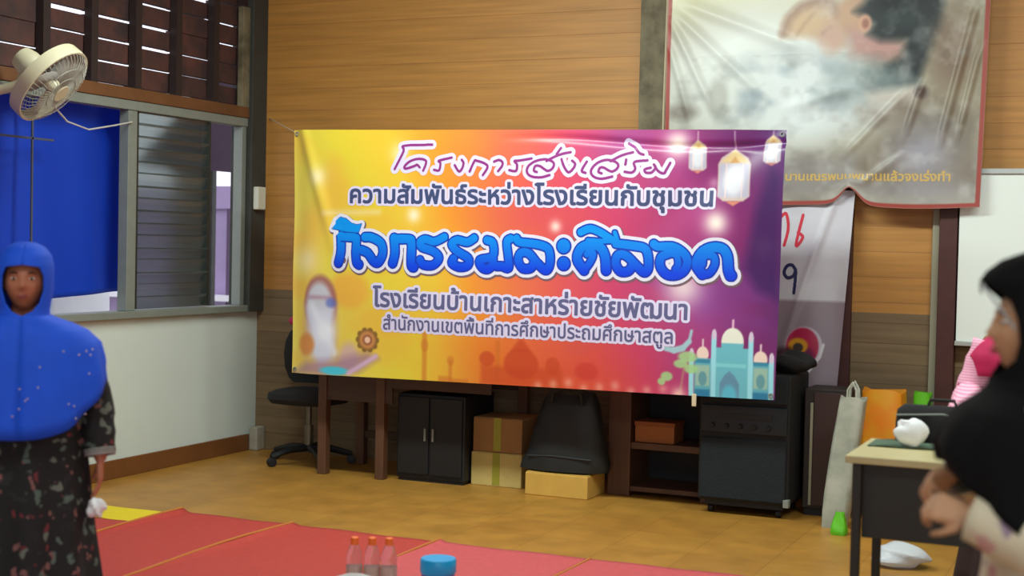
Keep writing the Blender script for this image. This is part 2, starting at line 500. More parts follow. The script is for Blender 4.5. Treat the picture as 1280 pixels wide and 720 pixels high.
# corner post, post behind the poster, door-side post with its grey strip
tag(box('trim_1', (XL - 0.12, WY1, 0.985), (XL + 0.055, YB, 3.6), M_darkpost), **st)
tag(box('trim_2', (-2.93, YB - 0.07, 0), (-2.72, YB, 3.6), M_greypost), **st)
tag(box('trim_3', (-1.085, YB - 0.09, 0), (-0.985, YB, 1.99), M_red), **st)
tag(box('trim_4', (-1.13, YB - 0.035, 0), (-1.085, YB, 1.99), M_greystrip), **st)
tag(box('trim_5', (-1.685, YB - 0.05, 0), (-1.585, YB, 2.2), M_red), **st)
tag(box('trim_6', (XL - 0.12, WY0, 2.335), (XL + 0.03, WY1, 2.41), M_beam), **st)      # beam over the window

# window_1: grey metal frame, open bay, glass louvres
M_glass = clear('smoky_glass', (150, 160, 155), 0.12, 0.85, 1.45)
win = empty('window_1', (XL, 5.8, 1.0), kind='structure')
fr = MB()
fr.box((XL - 0.07, WY0, 2.275), (XL + 0.02, WY1, 2.335)); fr.box((XL - 0.1, WY0, 0.985), (XL + 0.045, WY1, 1.03))
for y, w in ((3.23, .06), (5.05, .08), (7.245, .085), (8.45, .05)): fr.box((XL - 0.06, y - w / 2, 1.03), (XL + 0.012, y + w / 2, 2.275))
fr.build('window_frame', M_greymetal, win, 0.004, False)
cr = MB(); cr.box((XL - 0.06, 7.295, 1.04), (XL - 0.005, 7.325, 2.27)); cr.box((XL - 0.06, 8.06, 1.04), (XL - 0.005, 8.085, 2.27))
cr.build('louvre_carrier', mat('dark_metal', (44, 48, 44), 0.4), win, 0.002, False)
n = 16
for k in range(n):
    z = 1.075 + k * (1.165 / (n - 1)); a = math.radians(56 + 9 * math.sin(k * 2.7))
    dx, dz = 0.05 * math.cos(a), 0.05 * math.sin(a); cx = XL - 0.03
    v = [(cx - dx, 7.32, z - dz), (cx + dx, 7.32, z + dz), (cx + dx, 8.07, z + dz), (cx - dx, 8.07, z - dz)]
    nx, nz = -math.sin(a) * 0.004, math.cos(a) * 0.004
    MB().rings([v, [(p[0] + nx, p[1], p[2] + nz) for p in v]]).build('glass_slat', M_glass, win, smooth=False)
bars = MB(); bars.box((XL - 0.05, 6.42, 1.03), (XL - 0.04, 6.432, 2.275)); bars.box((XL - 0.05, 5.09, 2.035), (XL - 0.04, 6.6, 2.047)); bars.box((XL - 0.05, 5.7, 1.03), (XL - 0.03, 5.73, 2.275))
bars.build('window_bar', mat('blue_grey_bar', (70, 78, 96), 0.5), win, 0, False)

# window_2: slatted vent over the window, boards between upright battens
vent = empty('window_2', (XL, 5.8, 2.42), kind='structure')
rnd = random.Random(3)
up = MB()
yb = [3.2 + 0.41 * k for k in range(13)] + [8.46]
for y in yb: up.box((XL - 0.05, y - 0.03, 2.41), (XL + 0.005, y + 0.03, 3.36))
up.build('batten', mat('dark_batten', (44, 30, 30), 0.7), vent, 0, False)
for r in range(7):
    z = 2.43 + r * 0.136; sl = MB()
    for y0, y1 in zip(yb[:-1], yb[1:]):
        h = 0.100 + rnd.random() * 0.038; tilt = rnd.uniform(-0.008, 0.008)
        sl.box((XL - 0.1 + tilt, y0, z), (XL - 0.06 + tilt, y1, z + h))
    sl.build('slat_board', M_brick, vent, 0, False)
tag(box('trim_7', (XL - 0.02, 8.40, 2.34), (XL + 0.025, 8.50, 3.1), M_greypost), **st)

# what can be seen outside the window
M_lav = mat('lavender_plaster', (176, 156, 196), 0.8, 0.12, 3)
M_purp = mat('dark_purple_roof', (64, 44, 66), 0.8, 0.2, 4)
tag(box('outside_ground', (-30, -4, -0.4), (XL - 0.13, 30, -0.3), mat('pale_yard', (150, 150, 130), 0.9, 0.2, 1), bevel=0), kind='structure')
hs = empty('neighbouring_house', (-9.0, 13.0, -0.3), 'lavender plastered house seen through the open window bay', 'house')
box('wall', (-10.6, 12.6, -0.3), (-8.73, 16, 1.80), M_lav, hs, 0)
box('gable', (-10.6, 12.55, 1.80), (-8.3, 16, 2.035), M_lav, hs, 0)
box('corner_post', (-8.73, 12.5, -0.3), (-8.695, 12.56, 1.80), mat('plum_post', (92, 70, 100), 0.7), hs, 0)
box('ledge', (-10.6, 12.4, 0.84), (-8.4, 12.55, 0.90), mat('white_ledge', (240, 238, 245), 0.6), hs, 0)
shd = empty('garden_fence', (-8.05, 10.93, -0.3), 'brown plank fence panel standing outside behind the glass louvres', 'fence')
box('board_panel', (-8.24, 10.9, -0.3), (-7.84, 10.94, 2.5), planks('fence_boards', (110, 86, 58), (92, 74, 52), (60, 46, 34), 0.16, 0.8), shd, 0)
box('post', (-7.86, 10.94, -0.3), (-7.80, 11.0, 2.55), M_darkpost, shd, 0); box('post', (-8.26, 10.94, -0.3), (-8.20, 11.0, 2.55), M_darkpost, shd, 0)
tag(box('garden_wall', (-7.3, 7.95, -0.3), (-7.0, 8.56, 1.085), mat('white_garden_wall', (236, 236, 240), 0.7, .06, 4), bevel=.01), 'low white wall outside, seen under the lower edge of the blue tarpaulin', 'wall')
aw = MB(); aw.rings([[(-5.93, y, 2.95), (-6.9, y, 2.035), (-6.93, y, 2.06), (-5.93, y, 3.0)] for y in (8.75, 11.5)])
tag(aw.build('awning', M_purp, smooth=False), 'dark purple sheet awning sloping down outside the open window bay', 'awning')

# blue tarpaulin hanging outside the window
M_tarp = film('blue_tarpaulin', (16, 74, 206), 0.55, 0.35)


def tarp_fn(U, V):
    Y = 3.1 + U * 4.42; X = XL - 0.185 - 0.025 * np.sin(Y * 5.3) - 0.012 * np.sin(Y * 13 + 2 * V) - 0.01 * (1 - V); Z = 1.13 - 0.02 * np.sin(Y * 2.2) + V * 1.30
    return X, Y, Z


tag(grid('tarpaulin', 160, 40, tarp_fn, M_tarp, solid=0.002), 'blue tarpaulin hung across the outside of the window', 'tarpaulin')
M_leaf = mat('shrub_leaf', (90, 170, 60), 0.6, 0.4, 4)
sh = MB(); rr = random.Random(5)
for k in range(420):
    c = Vector((-7.3 + rr.gauss(0, 0.16), 7.45 + rr.gauss(0, 0.16), -0.3 + abs(rr.gauss(0.95, 0.35)))); q = Matrix.Translation(c) @ Matrix.Rotation(rr.random() * 6.28, 4, 'Z') @ Matrix.Rotation(rr.uniform(-1, 1), 4, 'X')
    L = rr.uniform(0.06, 0.11); sh.add([(-L, 0, 0), (0, -L * .4, .01), (L, 0, 0), (0, L * .4, .01)], [(0, 1, 2, 3)], q)
shb = empty('garden_shrub', (-7.3, 7.45, -0.3), 'bright green leafy shrub outside below the blue tarpaulin', 'shrub')
sh.build('foliage', M_leaf, shb, smooth=False)
MB().tube([(-7.3, 7.45, -0.3), (-7.28, 7.45, 0.3), (-7.32, 7.47, 0.8)], 0.03).build('stem', M_beam, shb)

# small fittings in the corner
tag(box('switch_box', (XL + 0.056, 8.50, 1.70), (XL + 0.10, 8.60, 1.86), mat('cream_plastic', (205, 205, 190), 0.4), bevel=0.008), 'cream switch box fixed to the dark corner post', 'switch box')
tag(box('foot_block', (XL + 0.02, 8.555, 0.0), (XL + 0.085, 8.655, 0.165), mat('whitewash', (170, 165, 150), 0.8, 0.2, 20), bevel=0.008), 'short whitewashed block on the floor at the foot of the corner post', 'block')

# ------------------------------------------------------------------ floor mats
M_mat = mat('red_mat', (182, 58, 50), 0.7, 0.1, 30, bump=0.2); M_mat2 = mat('pink_red_mat', (198, 82, 86), 0.7, 0.1, 30, bump=0.2)
M_matedge = mat('mat_backing', (190, 120, 52), 0.7); M_yel = mat('yellow_mat', (226, 200, 22), 0.7, 0.08, 20)


def floor_mat(x0, x1, y0, y1, m_, label, lift=0.022, z=0.004, seed=0, group='red floor mats', left_curl=True):
    r = empty('floor_mat', ((x0 + x1) / 2, (y0 + y1) / 2, 0), label, 'mat', group)

    def fn(U, V):
        X = x0 + U * (x1 - x0); Y = y0 + V * (y1 - y0); w = 0.5 + 0.5 * np.sin(Y * 3.1 + seed)
        Z = z + lift * w * np.exp(-((X - x0) / 0.03) ** 2) + 0.003 * np.sin(X * 7 + Y * 5 + seed) ** 2
        return X + 0.006 * np.sin(Y * 4 + seed), Y + 0.006 * np.sin(X * 5 + seed), Z
    grid('sheet', 40, 80, fn, m_, r, solid=0.004)
    pts = [(x0 + 0.004 + 0.006 * math.sin(y * 4 + seed), y, z + lift * (0.5 + 0.5 * math.sin(y * 3.1 + seed)) + 0.003) for y in np.linspace(y0, y1, 60)]
    MB().tube(pts, 0.006, 6).build('edge_binding', M_matedge, r)
    return r


floor_mat(-4.75, -4.05, 2.4, 6.42, M_mat, 'red floor mat beside the yellow one, second from the left', seed=1)
floor_mat(-4.04, -3.20, 2.4, 6.41, M_mat, 'red floor mat in the middle of the row, just left of the bottles', seed=2)
floor_mat(-3.18, -2.39, 2.4, 6.41, M_mat2, 'pinkish red floor mat under the bottles and the blue lidded jar', seed=0.6, lift=0.014)
floor_mat(-2.375, -1.6, 2.4, 6.42, M_mat2, 'pinkish red floor mat at the right end of the row', seed=3.4)
floor_mat(-5.55, -4.77, 2.4, 6.06, M_mat, 'red floor mat at the left end, laid in front of the yellow mat', seed=5)
floor_mat(-5.5, -4.775, 6.075, 6.36, M_yel, 'narrow yellow floor mat near the white wall', seed=4, lift=0.008, group='yellow floor mats')
# ------------------------------------------------------------------ the big printed banner
M_print = vcol_mat('printed_vinyl', 0.38, 0.5, 0.15)
BX, BY, BZ = -4.9, 7.7, 0.63
BW, BH = 3100.0, 1510.0
COR = ((5, 29), (3092, 55), (-3, 1552), (3113, 1516))      # outline of the sheet, in mm


def banner_surf(off):
    def fn(x, y):
        u = x / BW; v = y / BH
        left = np.exp(-(u / 0.035) ** 2); tl = np.exp(-((u + (1 - v) * -0.16 - 0.028) / 0.014) ** 2) * np.clip((v - 0.42) * 3, 0, 1)
        tr = np.exp(-(((1 - u) * 2.2 - (1 - v) * 1.2 - 0.05) / 0.10) ** 2) * np.clip((v - 0.55) * 2.5, 0, 1)
        fold = np.exp(-((v - 0.965 + 0.02 * np.sin(u * 9)) / 0.014) ** 2) * np.clip((u - 0.45) * 4, 0, 1)
        d = 0.012 * np.sin(u * 5.2 + 0.6) * (0.4 + v * 0.6) + 0.035 * left - 0.016 * tl + 0.03 * tr + 0.016 * fold + 0.006 * np.sin(u * 14 + v * 4) * v + 0.005 * np.sin(v * 11 + u * 3)
        return BX + x / 1000, BY + d - off, BZ + y / 1000
    return fn


bn = empty('printed_banner', (-3.35, BY, BZ), 'large yellow to purple printed vinyl banner with blue Thai lettering, strung across the room', 'banner')
p = Paint(620, 300, BW, BH, (225, 195, 50)).corners(*COR); t = (p.X / BW) * 1000 + 130 * (p.Y / BH - 0.45) + p.noise(700, 500, 26, 1)
stops = [(0, (226, 206, 92)), (180, (222, 200, 56)), (300, (226, 186, 54)), (400, (230, 146, 46)), (510, (222, 108, 70)), (600, (214, 84, 84)), (690, (196, 64, 104)), (790, (170, 62, 116)), (880, (158, 58, 122)), (960, (122, 38, 102)), (1090, (76, 30, 100))]
for ch in range(3): p.c[..., ch] = np.interp(t, [s[0] for s in stops], [s[1][ch] for s in stops])
lo = np.clip(1 - p.Y / 520, 0, 1)
p.put(lo * np.clip((p.X - 900) / 500, 0, 1) * np.clip((2500 - p.X) / 500, 0, 1) * 0.55, (205, 62, 34))
p.put(np.clip(p.noise(420, 260, 0.28, 4), 0, 0.5) * np.clip((p.X - 1800) / 600, 0, 1), (120, 70, 160))
p.put(np.clip(p.noise(300, 260, 0.25, 9), 0, 0.45) * np.clip((1300 - p.X) / 500, 0, 1), (232, 160, 60))
p.ell(430, 560, 140, 110, (228, 158, 56), 0.5, 0.7)
for x, y, r, k in ((2510, 1440, 75, .95), (2740, 1010, 70, .95), (860, 1030, 45, .8), (1790, 975, 34, .8), (2560, 650, 110, .75), (190, 1260, 60, .6), (760, 1400, 60, .6), (2720, 1230, 30, .3), (3010, 880, 60, .25), (120, 740, 90, .5)):
    p.glow(x, y, r, (246, 236, 226), k)
p.line([(240, 1035), (620, 1045)], 12, (235, 215, 190), 40, .6)
# skyline along the foot
sk = (196, 104, 36)
for x, w, h in ((955, 16, 330), (1130, 12, 170), (1440, 15, 300), (1090, 40, 70), (1190, 60, 60)): p.rect(x - w, 30, x + w, h, sk, 14, .55)
p.ell(955, 250, 26, 40, sk, .3, .4); p.ell(1130, 165, 24, 30, sk, .3, .4)
sk2 = (190, 66, 34)
p.ell(1590, 170, 110, 90, sk2, .2, .75); p.poly([(1520, 240), (1590, 330), (1660, 240)], sk2, 20, .7); p.rect(1330, 40, 1850, 150, sk2, 30, .6); p.ell(1370, 190, 50, 45, sk2, .3, .7); p.ell(1790, 170, 45, 50, sk2, .3, .6); p.ell(2000, 150, 70, 50, (190, 50, 44), .4, .5)
for k in range(9): p.glow(1700 + k * 95, 50 + 14 * (k % 3), 26, (240, 190, 170), .5)
# ornament at the lower left: framed niche, flower, sweep of colour
p.ell(222, 470, 122, 180, (156, 96, 96), .2, .9); p.rect(104, 150, 340, 470, (186, 150, 150), 60, .8); p.ell(215, 455, 96, 150, (192, 192, 204), .3); p.poly([(130, 440), (310, 440), (320, 130), (230, 60), (150, 170)], (204, 206, 226), 60)
p.rect(130, 500, 310, 522, (166, 120, 140), 26, .7); p.ell(300, 480, 36, 30, (80, 100, 190), .8, .7); p.glow(260, 300, 70, (240, 242, 250), .9); p.line([(160, 460), (330, 170)], 20, (225, 228, 242), 40, .7)
p.ell(120, 215, 60, 70, (206, 130, 60), .5, .9); p.ell(430, 150, 70, 90, (196, 160, 190), .7, .7)
p.poly([(20, 30), (120, 110), (330, 130), (560, 190), (640, 150), (500, 60), (300, 20)], (160, 120, 146), 60, .8); p.ell(330, 60, 100, 26, (70, 190, 216), .5); p.line([(430, 50), (620, 165)], 14, (206, 170, 200), 20)
for k in range(10):
    a = 2 * math.pi * k / 10; p.ell(560 + 62 * math.cos(a), 262 + 58 * math.sin(a), 20, 20, (122, 84, 40), .5, .9)
p.ell(560, 262, 56, 54, (196, 132, 74), .3); p.ell(560, 262, 34, 32, (150, 90, 60), .3); p.ell(560, 262, 20, 20, (236, 190, 160), .4)
# mosque
body = (104, 180, 196)
for x, y, rx, ry in ((2685, 285, 34, 42), (3009, 270, 38, 46)):
    p.line([(x, y), (x, y + 80)], 5, (220, 190, 200)); p.ell(x, y, rx, ry, (232, 206, 196), .15)
p.line([(2851, 400), (2851, 478)], 6, (220, 170, 200)); p.ell(2851, 360, 62, 76, (226, 226, 214), .1); p.ell(2851, 322, 46, 26, (236, 206, 160), .5)
p.rect(2640, 12, 2735, 262, (92, 168, 184)); p.rect(2965, 12, 3058, 248, (92, 166, 186)); p.rect(2744, 12, 2950, 326, body); p.rect(2790, 300, 2912, 352, body)
for x in (2687, 3012):
    p.rect(x - 44, 236, x + 42, 256, (54, 130, 160)); p.rect(x - 40, 110, x + 38, 224, (150, 184, 168), 10); p.ell(x, 150, 24, 40, (96, 150, 160), .2); p.rect(x - 44, 20, x + 42, 90, (40, 120, 160), 12)
p.poly([(2784, 14), (2784, 130), (2810, 175), (2838, 200), (2866, 175), (2893, 130), (2893, 14)], (96, 140, 168)); p.ell(2838, 60, 42, 60, (88, 180, 206), .5)
p.rect(2758, 220, 2930, 240, (130, 206, 214), 8, .8)
for x, y in ((2622, 285), (2747, 396), (2954, 390), (3070, 280)): p.rect(x - 14, 12, x + 14, y, (150, 214, 230)); p.ell(x, y, 13, 30, (206, 190, 214), .3)
for x, y, rx, ry in ((2600, 265, 55, 30), (2560, 225, 40, 24), (2480, 150, 34, 26), (2450, 120, 22, 20), (2620, 200, 40, 26)): p.ell(x, y, rx, ry, (160, 204, 140), .4, .9)
p.line([(2560, 70), (2580, 200)], 7, (180, 140, 120), 10, .6); p.glow(2550, 50, 40, (250, 220, 200), .8)
# three lanterns hanging from threads
for x, y0, y1, w in ((2833, 1120, 1415, 92), (2627, 1290, 1464, 50), (3040, 1330, 1490, 48)):
    h = y1 - y0; p.line([(x, y1), (x, 1510)], 3, (230, 220, 220), 4, .6)
    p.poly([(x - w, y0 + .12 * h), (x - w * .62, y0 + .03 * h), (x + w * .62, y0 + .03 * h), (x + w, y0 + .12 * h), (x + w, y0 + .72 * h), (x + w * .78, y0 + .84 * h), (x, y1), (x - w * .78, y0 + .84 * h), (x - w, y0 + .72 * h)], (196, 178, 172), 8)
    p.rect(x - w * .92, y0 + .1 * h, x + w * .92, y0 + .72 * h, (176, 172, 192), 10); p.ell(x, y0 + .42 * h, w * .62, h * .3, (206, 206, 216), .5)
    p.poly([(x - w * .8, y0 + .76 * h), (x, y0 + .98 * h), (x + w * .8, y0 + .76 * h)], (214, 186, 136), 10); p.poly([(x - w * .3, y0 + .74 * h), (x, y0 + .86 * h), (x + w * .3, y0 + .74 * h)], (196, 150, 96), 10)
    p.line([(x - w * .5, y0 + .1 * h), (x - w * .5, y0 + .72 * h)], 3, (226, 200, 200)); p.line([(x + w * .5, y0 + .1 * h), (x + w * .5, y0 + .72 * h)], 3, (226, 200, 200))
    p.poly([(x - w * .5, y0 + .03 * h), (x + w * .5, y0 + .03 * h), (x, y0 - .06 * h)], (206, 130, 110), 8)
p.poly([(2900, 760), (2960, 1080), (3040, 1310), (3100, 1260), (3100, 600), (2980, 640)], (52, 22, 84), 70, .75)
sw = [(2470, 308), (2520, 298), (2570, 312), (2606, 350), (2618, 410)]
for k, r_ in enumerate((16, 18, 15, 8)): p.line(sw[k:k + 2], r_, (158, 192, 204), 10)
bs = banner_surf(0)
grid('printed_sheet', 620, 300, lambda U, V: bs(p.X, p.Y), M_print, bn, p.c)
M_halo = mat('lavender_ink', (214, 206, 236), 0.45); M_mag = mat('magenta_ink', (140, 40, 124), 0.45); M_navy = mat('slate_ink', (62, 72, 112), 0.45); M_slate = mat('violet_grey_ink', (92, 92, 134), 0.45)
M_white = mat('white_ink', (216, 214, 232), 0.45); M_blue2 = mat('dark_blue_ink', (6, 52, 176), 0.45)
xb = NT('blue_ink'); tc = xb.n('ShaderNodeTexCoord'); sx = xb.n('ShaderNodeSeparateXYZ'); xb.l(tc.outputs['Object'], sx.inputs[0])
mr = xb.n('ShaderNodeMapRange'); mr.inputs[1].default_value = 0.72; mr.inputs[2].default_value = 0.93; xb.l(sx.outputs[2], mr.inputs[0])
mx = xb.n('ShaderNodeMix', data_type='RGBA'); xb.l(mr.outputs[0], mx.inputs[0]); mx.inputs[6].default_value = (*lin((0, 60, 216)), 1); mx.inputs[7].default_value = (*lin((0, 142, 232)), 1)
xb.l(mx.outputs[2], xb.b.inputs['Base Color']); xb.b.inputs['Roughness'].default_value = 0.4
M_bluei = xb.m

LINE_ONE = [[(978,1452),(789,1447),(786,1414),(727,1306)],[(921,1297),(940,1353),(892,1368),(832,1354),(795,1324),(802,1309),(859,1324),(879,1332),(897,1317)],[(1112,1374),(1027,1356),(1037,1341),(1028,1299),(994,1302)],[(1179,1361),(1192,1341),(1180,1305),(1160,1293),(1133,1329)],[(1233,1291),(1264,1352),(1277,1355),(1329,1340),(1352,1317),(1321,1270)],[(1394,1349),(1425,1358),(1448,1346),(1446,1323),(1421,1293)],[(1635,1366),(1564,1355),(1526,1351),(1543,1331),(1537,1294),(1494,1299)],[(1670,1288),(1651,1296),(1660,1322),(1688,1322),(1716,1305),(1740,1294),(1768,1309),(1776,1335),(1757,1352),(1715,1361),(1654,1348),(1613,1318),(1609,1283),(1638,1262),(1694,1257),(1750,1270)],[(1729,1352),(1785,1378),(1831,1393),(1877,1401)],[(1816,1425),(1791,1391)],[(1887,1352),(1906,1335),(1897,1309),(1866,1286),(1837,1322),(1822,1361)],[(1977,1347),(1948,1296),(1971,1283)],[(2068,1280),(2049,1289),(2058,1312),(2082,1312),(2107,1298),(2132,1291),(2160,1308),(2165,1330),(2140,1349),(2091,1356),(2042,1340),(2009,1308),(2005,1280),(2030,1257),(2074,1250),(2132,1262)],[(2120,1349),(2183,1381),(2250,1399)],[(2220,1449),(2259,1426),(2289,1394),(2313,1385)],[(2212,1358),(2208,1330)],[(2337,1353),(2261,1344),(2267,1307),(2248,1285),(2205,1289)],[(2376,1330),(2386,1312),(2363,1285),(2330,1285),(2324,1303),(2358,1312)],[(2376,1330),(2401,1294),(2434,1280),(2448,1298),(2471,1339)]]
LINE_THREE = [(27,[(363,897),(368,802),(352,730)]),(27,[(363,891),(462,887),(473,865),(471,792),(479,737),(497,722)]),(27,[(532,891),(581,889),(644,856),(659,796),(632,741),(598,746),(555,794),(512,811)]),(28,[(733,889),(742,798),(729,737)]),(28,[(733,882),(835,884),(853,855),(856,734),(873,717)]),(25,[(1070,901),(1004,873),(943,886),(910,868),(924,838),(999,816),(1040,775),(1001,732),(937,733),(913,760)]),(25,[(1268,898),(1223,874),(1157,885),(1121,860),(1158,819),(1232,779),(1233,738),(1180,725),(1127,747),(1136,774)]),(25,[(1353,888),(1392,871),(1394,795),(1310,770),(1324,729),(1363,718),(1395,748),(1394,795)]),(25,[(1507,900),(1482,879),(1493,797),(1498,730),(1453,738),(1421,737)]),(25,[(1545,901),(1565,881),(1672,871),(1742,850),(1761,804),(1757,746),(1732,722),(1681,761),(1623,818),(1573,817),(1558,776),(1587,730),(1638,731),(1659,761)]),(42,[(1844,863),(1844,863)]),(38,[(1846,763),(1847,762)]),(28,[(1973,729),(1929,791),(1952,854),(2012,875),(2067,862),(2098,812),(2107,732)]),(21,[(1973,729),(2006,770),(2026,816),(2013,838),(1989,821)]),(23,[(1949,945),(2004,966),(2065,947),(2126,912),(2156,898)]),(16,[(1993,898),(2078,896),(2162,904)]),(14,[(2155,946),(2168,910)]),(25,[(2163,884),(2258,875),(2330,862),(2354,818),(2356,751),(2333,727),(2285,765),(2224,818),(2176,819),(2163,774),(2191,729),(2238,730),(2261,759)]),(25,[(2385,886),(2412,872),(2493,874),(2552,845),(2582,801),(2566,745),(2520,716),(2462,720),(2426,764),(2431,814),(2471,834)]),(19,[(2471,834),(2517,827),(2530,777),(2514,749)]),(28,[(2669,726),(2634,780),(2661,842),(2717,873),(2779,869),(2808,828),(2816,757),(2828,722)]),(21,[(2669,726),(2709,732),(2739,783),(2729,827),(2678,825),(2668,781)]),(28,[(2828,722),(2833,722)])]
LEAF = [(303,939),(325,992),(357,1012),(396,1002),(435,975),(474,966),(505,973),(496,945),(486,918),(426,920),(362,926)]
RED = [[(137, 1145), (166, 1162), (182, 1078), (159, 976)], [(268, 1155), (232, 977), (272, 1025), (242, 1053)]]
NINE = [[(236, 833), (213, 861), (180, 854), (164, 814), (187, 786), (224, 799), (236, 833), (236, 774), (230, 698)]]


F1 = Field(660, 1190, 2560, 1510)
for s in LINE_ONE: F1.stroke(smooth_poly(s), 6.5)
ink('script_outline', F1, 22, banner_surf(0.0012), M_halo, bn); ink('script_lettering', F1, 1, banner_surf(0.0024), M_mag, bn)
F2 = text_field('ความสัมพันธ์ระหว่างโรงเรียนกับชุมชน', 424, 2716, 1102, 82)
ink('lettering_outline', F2, 19, banner_surf(0.0012), M_halo, bn); ink('lettering', F2, 4.5, banner_surf(0.0024), M_navy, bn)
F3 = Field(240, 620, 2960, 1080)
F3.polys([LEAF])
F3c = Field(240, 620, 2960, 1080); F3c.polys([LEAF])
for r, s in LINE_THREE:
    q = smooth_poly(s); F3.stroke(q, r + 4); F3c.stroke(q, r - 2)
ink('headline_shadow', F3, 27, lambda x, y: banner_surf(0.0010)(x + 5, y - 7), mat('grey_brown_ink', (112, 84, 96), 0.5), bn)
ink('headline_outline', F3, 22, banner_surf(0.0016), M_white, bn); ink('headline_rim', F3, 3, banner_surf(0.0026), M_blue2, bn); ink('headline', F3c, 0, banner_surf(0.0036), M_bluei, bn)
F4 = text_field('โรงเรียนบ้านเกาะสาหร่ายชัยพัฒนา', 601, 2588, 472, 84)
ink('lettering_outline', F4, 19, banner_surf(0.0012), M_halo, bn); ink('lettering', F4, 4, banner_surf(0.0024), M_slate, bn)
F5 = text_field('สำนักงานเขตพื้นที่การศึกษาประถมศึกษาสตูล', 672, 2510, 334, 64)
ink('lettering_outline', F5, 17, banner_surf(0.0012), M_halo, bn); ink('lettering', F5, 2, banner_surf(0.0024), M_slate, bn)
# eyelets and cords at the four corners
M_rope = mat('cream_cord', (206, 190, 160), 0.8)
for x, y, sx_ in ((22, 1528, -1), (3090, 1492, 1), (28, 52, -1), (3070, 78, 1)):
    q = [float(c[0]) for c in banner_surf(0.004)(np.array([float(x)]), np.array([float(y)]))]
    MB().lathe([(0.008, -0.002), (0.014, -0.002), (0.014, 0.002), (0.008, 0.002)], 16, Matrix.Translation(q) @ Matrix.Rotation(math.pi / 2, 4, 'X'), cap=False).build('eyelet', M_greymetal, bn)
for k, (x, y, e, lb) in enumerate(((22, 1528, (-5.70, 8.66, 2.35), 'thin cord tying the top left corner of the banner back to the wall'), (3090, 1492, (-3.2, 8.66, 1.75), 'thin cord tying the top right corner of the banner back to the plank wall'))):
    q = [float(c[0]) for c in banner_surf(-0.004)(np.array([float(x)]), np.array([float(y)]))]
    tag(MB().tube([q, e], 0.004, 6).build('tie_cord', M_rope), lb, 'cord', 'cords holding the banner')
q = [float(c[0]) for c in banner_surf(0)(np.array([2640.0]), np.array([52.0]))]
tag(MB().box((q[0] - .012, q[1] - .004, q[2] - .06), (q[0] + .014, q[1] + .004, q[2] + .01)).build('banner_clip', M_rope, bevel=.003), 'small cream tag clipped to the lower edge of the big banner', 'clip')

# ------------------------------------------------------------------ the photographic poster on the wall
PX, PY, PZ, PW, PH = -2.72, 8.50, 1.765, 1890.0, 1600.0


def poster_surf(off):
    def fn(x, y):
        u = x / PW; v = y / PH
        def ridge(x0, y0, x1, y1, w, h):
            d = np.array([x1 - x0, y1 - y0]); L = np.hypot(*d); d = d / L
            s = (x - x0) * d[0] + (y - y0) * d[1]; n = -(x - x0) * d[1] + (y - y0) * d[0]
            return .6 * h * np.exp(-(n / w) ** 2) * np.clip(s / 120, 0, 1) * np.clip((L - s) / 160, 0, 1)
        R = 0
        for a in ((10, 1150, 330, 520, 26, .030), (20, 1190, 620, 640, 30, .026), (10, 1000, 190, 420, 24, .024), (60, 1240, 900, 900, 36, .02), (1830, 1200, 1640, 280, 22, .032), (1860, 950, 1740, 330, 18, .026), (1500, 700, 1080, 260, 24, .026), (1560, 760, 1440, 330, 22, .030), (1150, 80, 1500, 330, 26, .02), (700, 560, 1200, 700, 40, .014)): R = R + ridge(*a)
        notch = np.exp(-((x - 1150) / 70) ** 2) * 85 + np.where(x < 1150, np.exp(-(1150 - x) / 150.) * 24, np.exp(-(x - 1150) / 110.) * 22)
        Z = PZ + (y + notch * np.clip(1 - v * 9, 0, 1) ** 1.2 - 14 * np.sin(np.pi * np.clip((u - .6) / .4, 0, 1)) * (v < .2) * np.clip(1 - v * 9, 0, 1)) / 1000
        Y = PY - off - R - 0.018 * np.sin(u * 9 + v * 3) - 0.03 * np.exp(-((x - 1150) / 60) ** 2) * np.clip(1 - v * 4, 0, 1)
        return PX + x / 1000 - 0.03 * (1 - v) * u, Y, Z
    return fn


ps = empty('photo_poster', (-1.77, 8.5, PZ), 'large creased vinyl poster with a red border and a photograph of two heads bent together', 'poster')
p = Paint(380, 320, PW, PH, (176, 174, 160))
p.put(np.clip(0.5 + p.noise(500, 400, .3, 3), 0, 1), (146, 136, 116))
p.put(np.clip((p.Y - 950) / 300, 0, 1) * np.clip((1300 - p.X) / 500, 0, 1), (222, 222, 192))
p.ell(620, 760, 560, 420, (232, 238, 236), .7, .95); p.ell(900, 640, 420, 260, (222, 230, 234), .7, .85); p.ell(300, 520, 330, 300, (192, 196, 190), .8, .5)
p.put(np.clip(p.noise(160, 120, .35, 8), 0, .7) * np.clip(1 - np.hypot((p.X - 760) / 560, (p.Y - 660) / 330), 0, 1) * 2, (150, 164, 174))
p.rect(30, 40, 1880, 300, (138, 132, 136), 120, .7); p.poly([(1180, 250), (1560, 640), (1860, 560), (1860, 140), (1200, 140)], (122, 110, 92), 90, .8); p.glow(1560, 300, 200, (160, 160, 180), .8)
p.ell(110, 560, 90, 50, (90, 78, 68), 1.0, .6); p.ell(330, 640, 60, 120, (150, 148, 140), .6, .5)
p.poly([(711, 1000), (724, 1080), (780, 1160), (870, 1200), (970, 1210), (1064, 1150), (1077, 1048), (1080, 934), (944, 960), (850, 1000)], (196, 164, 140), 70); p.ell(860, 1080, 130, 80, (212, 184, 146), .9, .8)
p.line([(716, 1030), (750, 1110), (820, 1175), (910, 1200), (1000, 1190), (1040, 1120)], 20, (150, 116, 100), 60, .8); p.line([(800, 1010), (850, 1080), (900, 1130)], 8, (164, 128, 104), 30, .5); p.line([(960, 1010), (1000, 1035)], 10, (120, 92, 94), 30, .7)
p.ell(1010, 980, 70, 84, (202, 168, 152), 1.0)
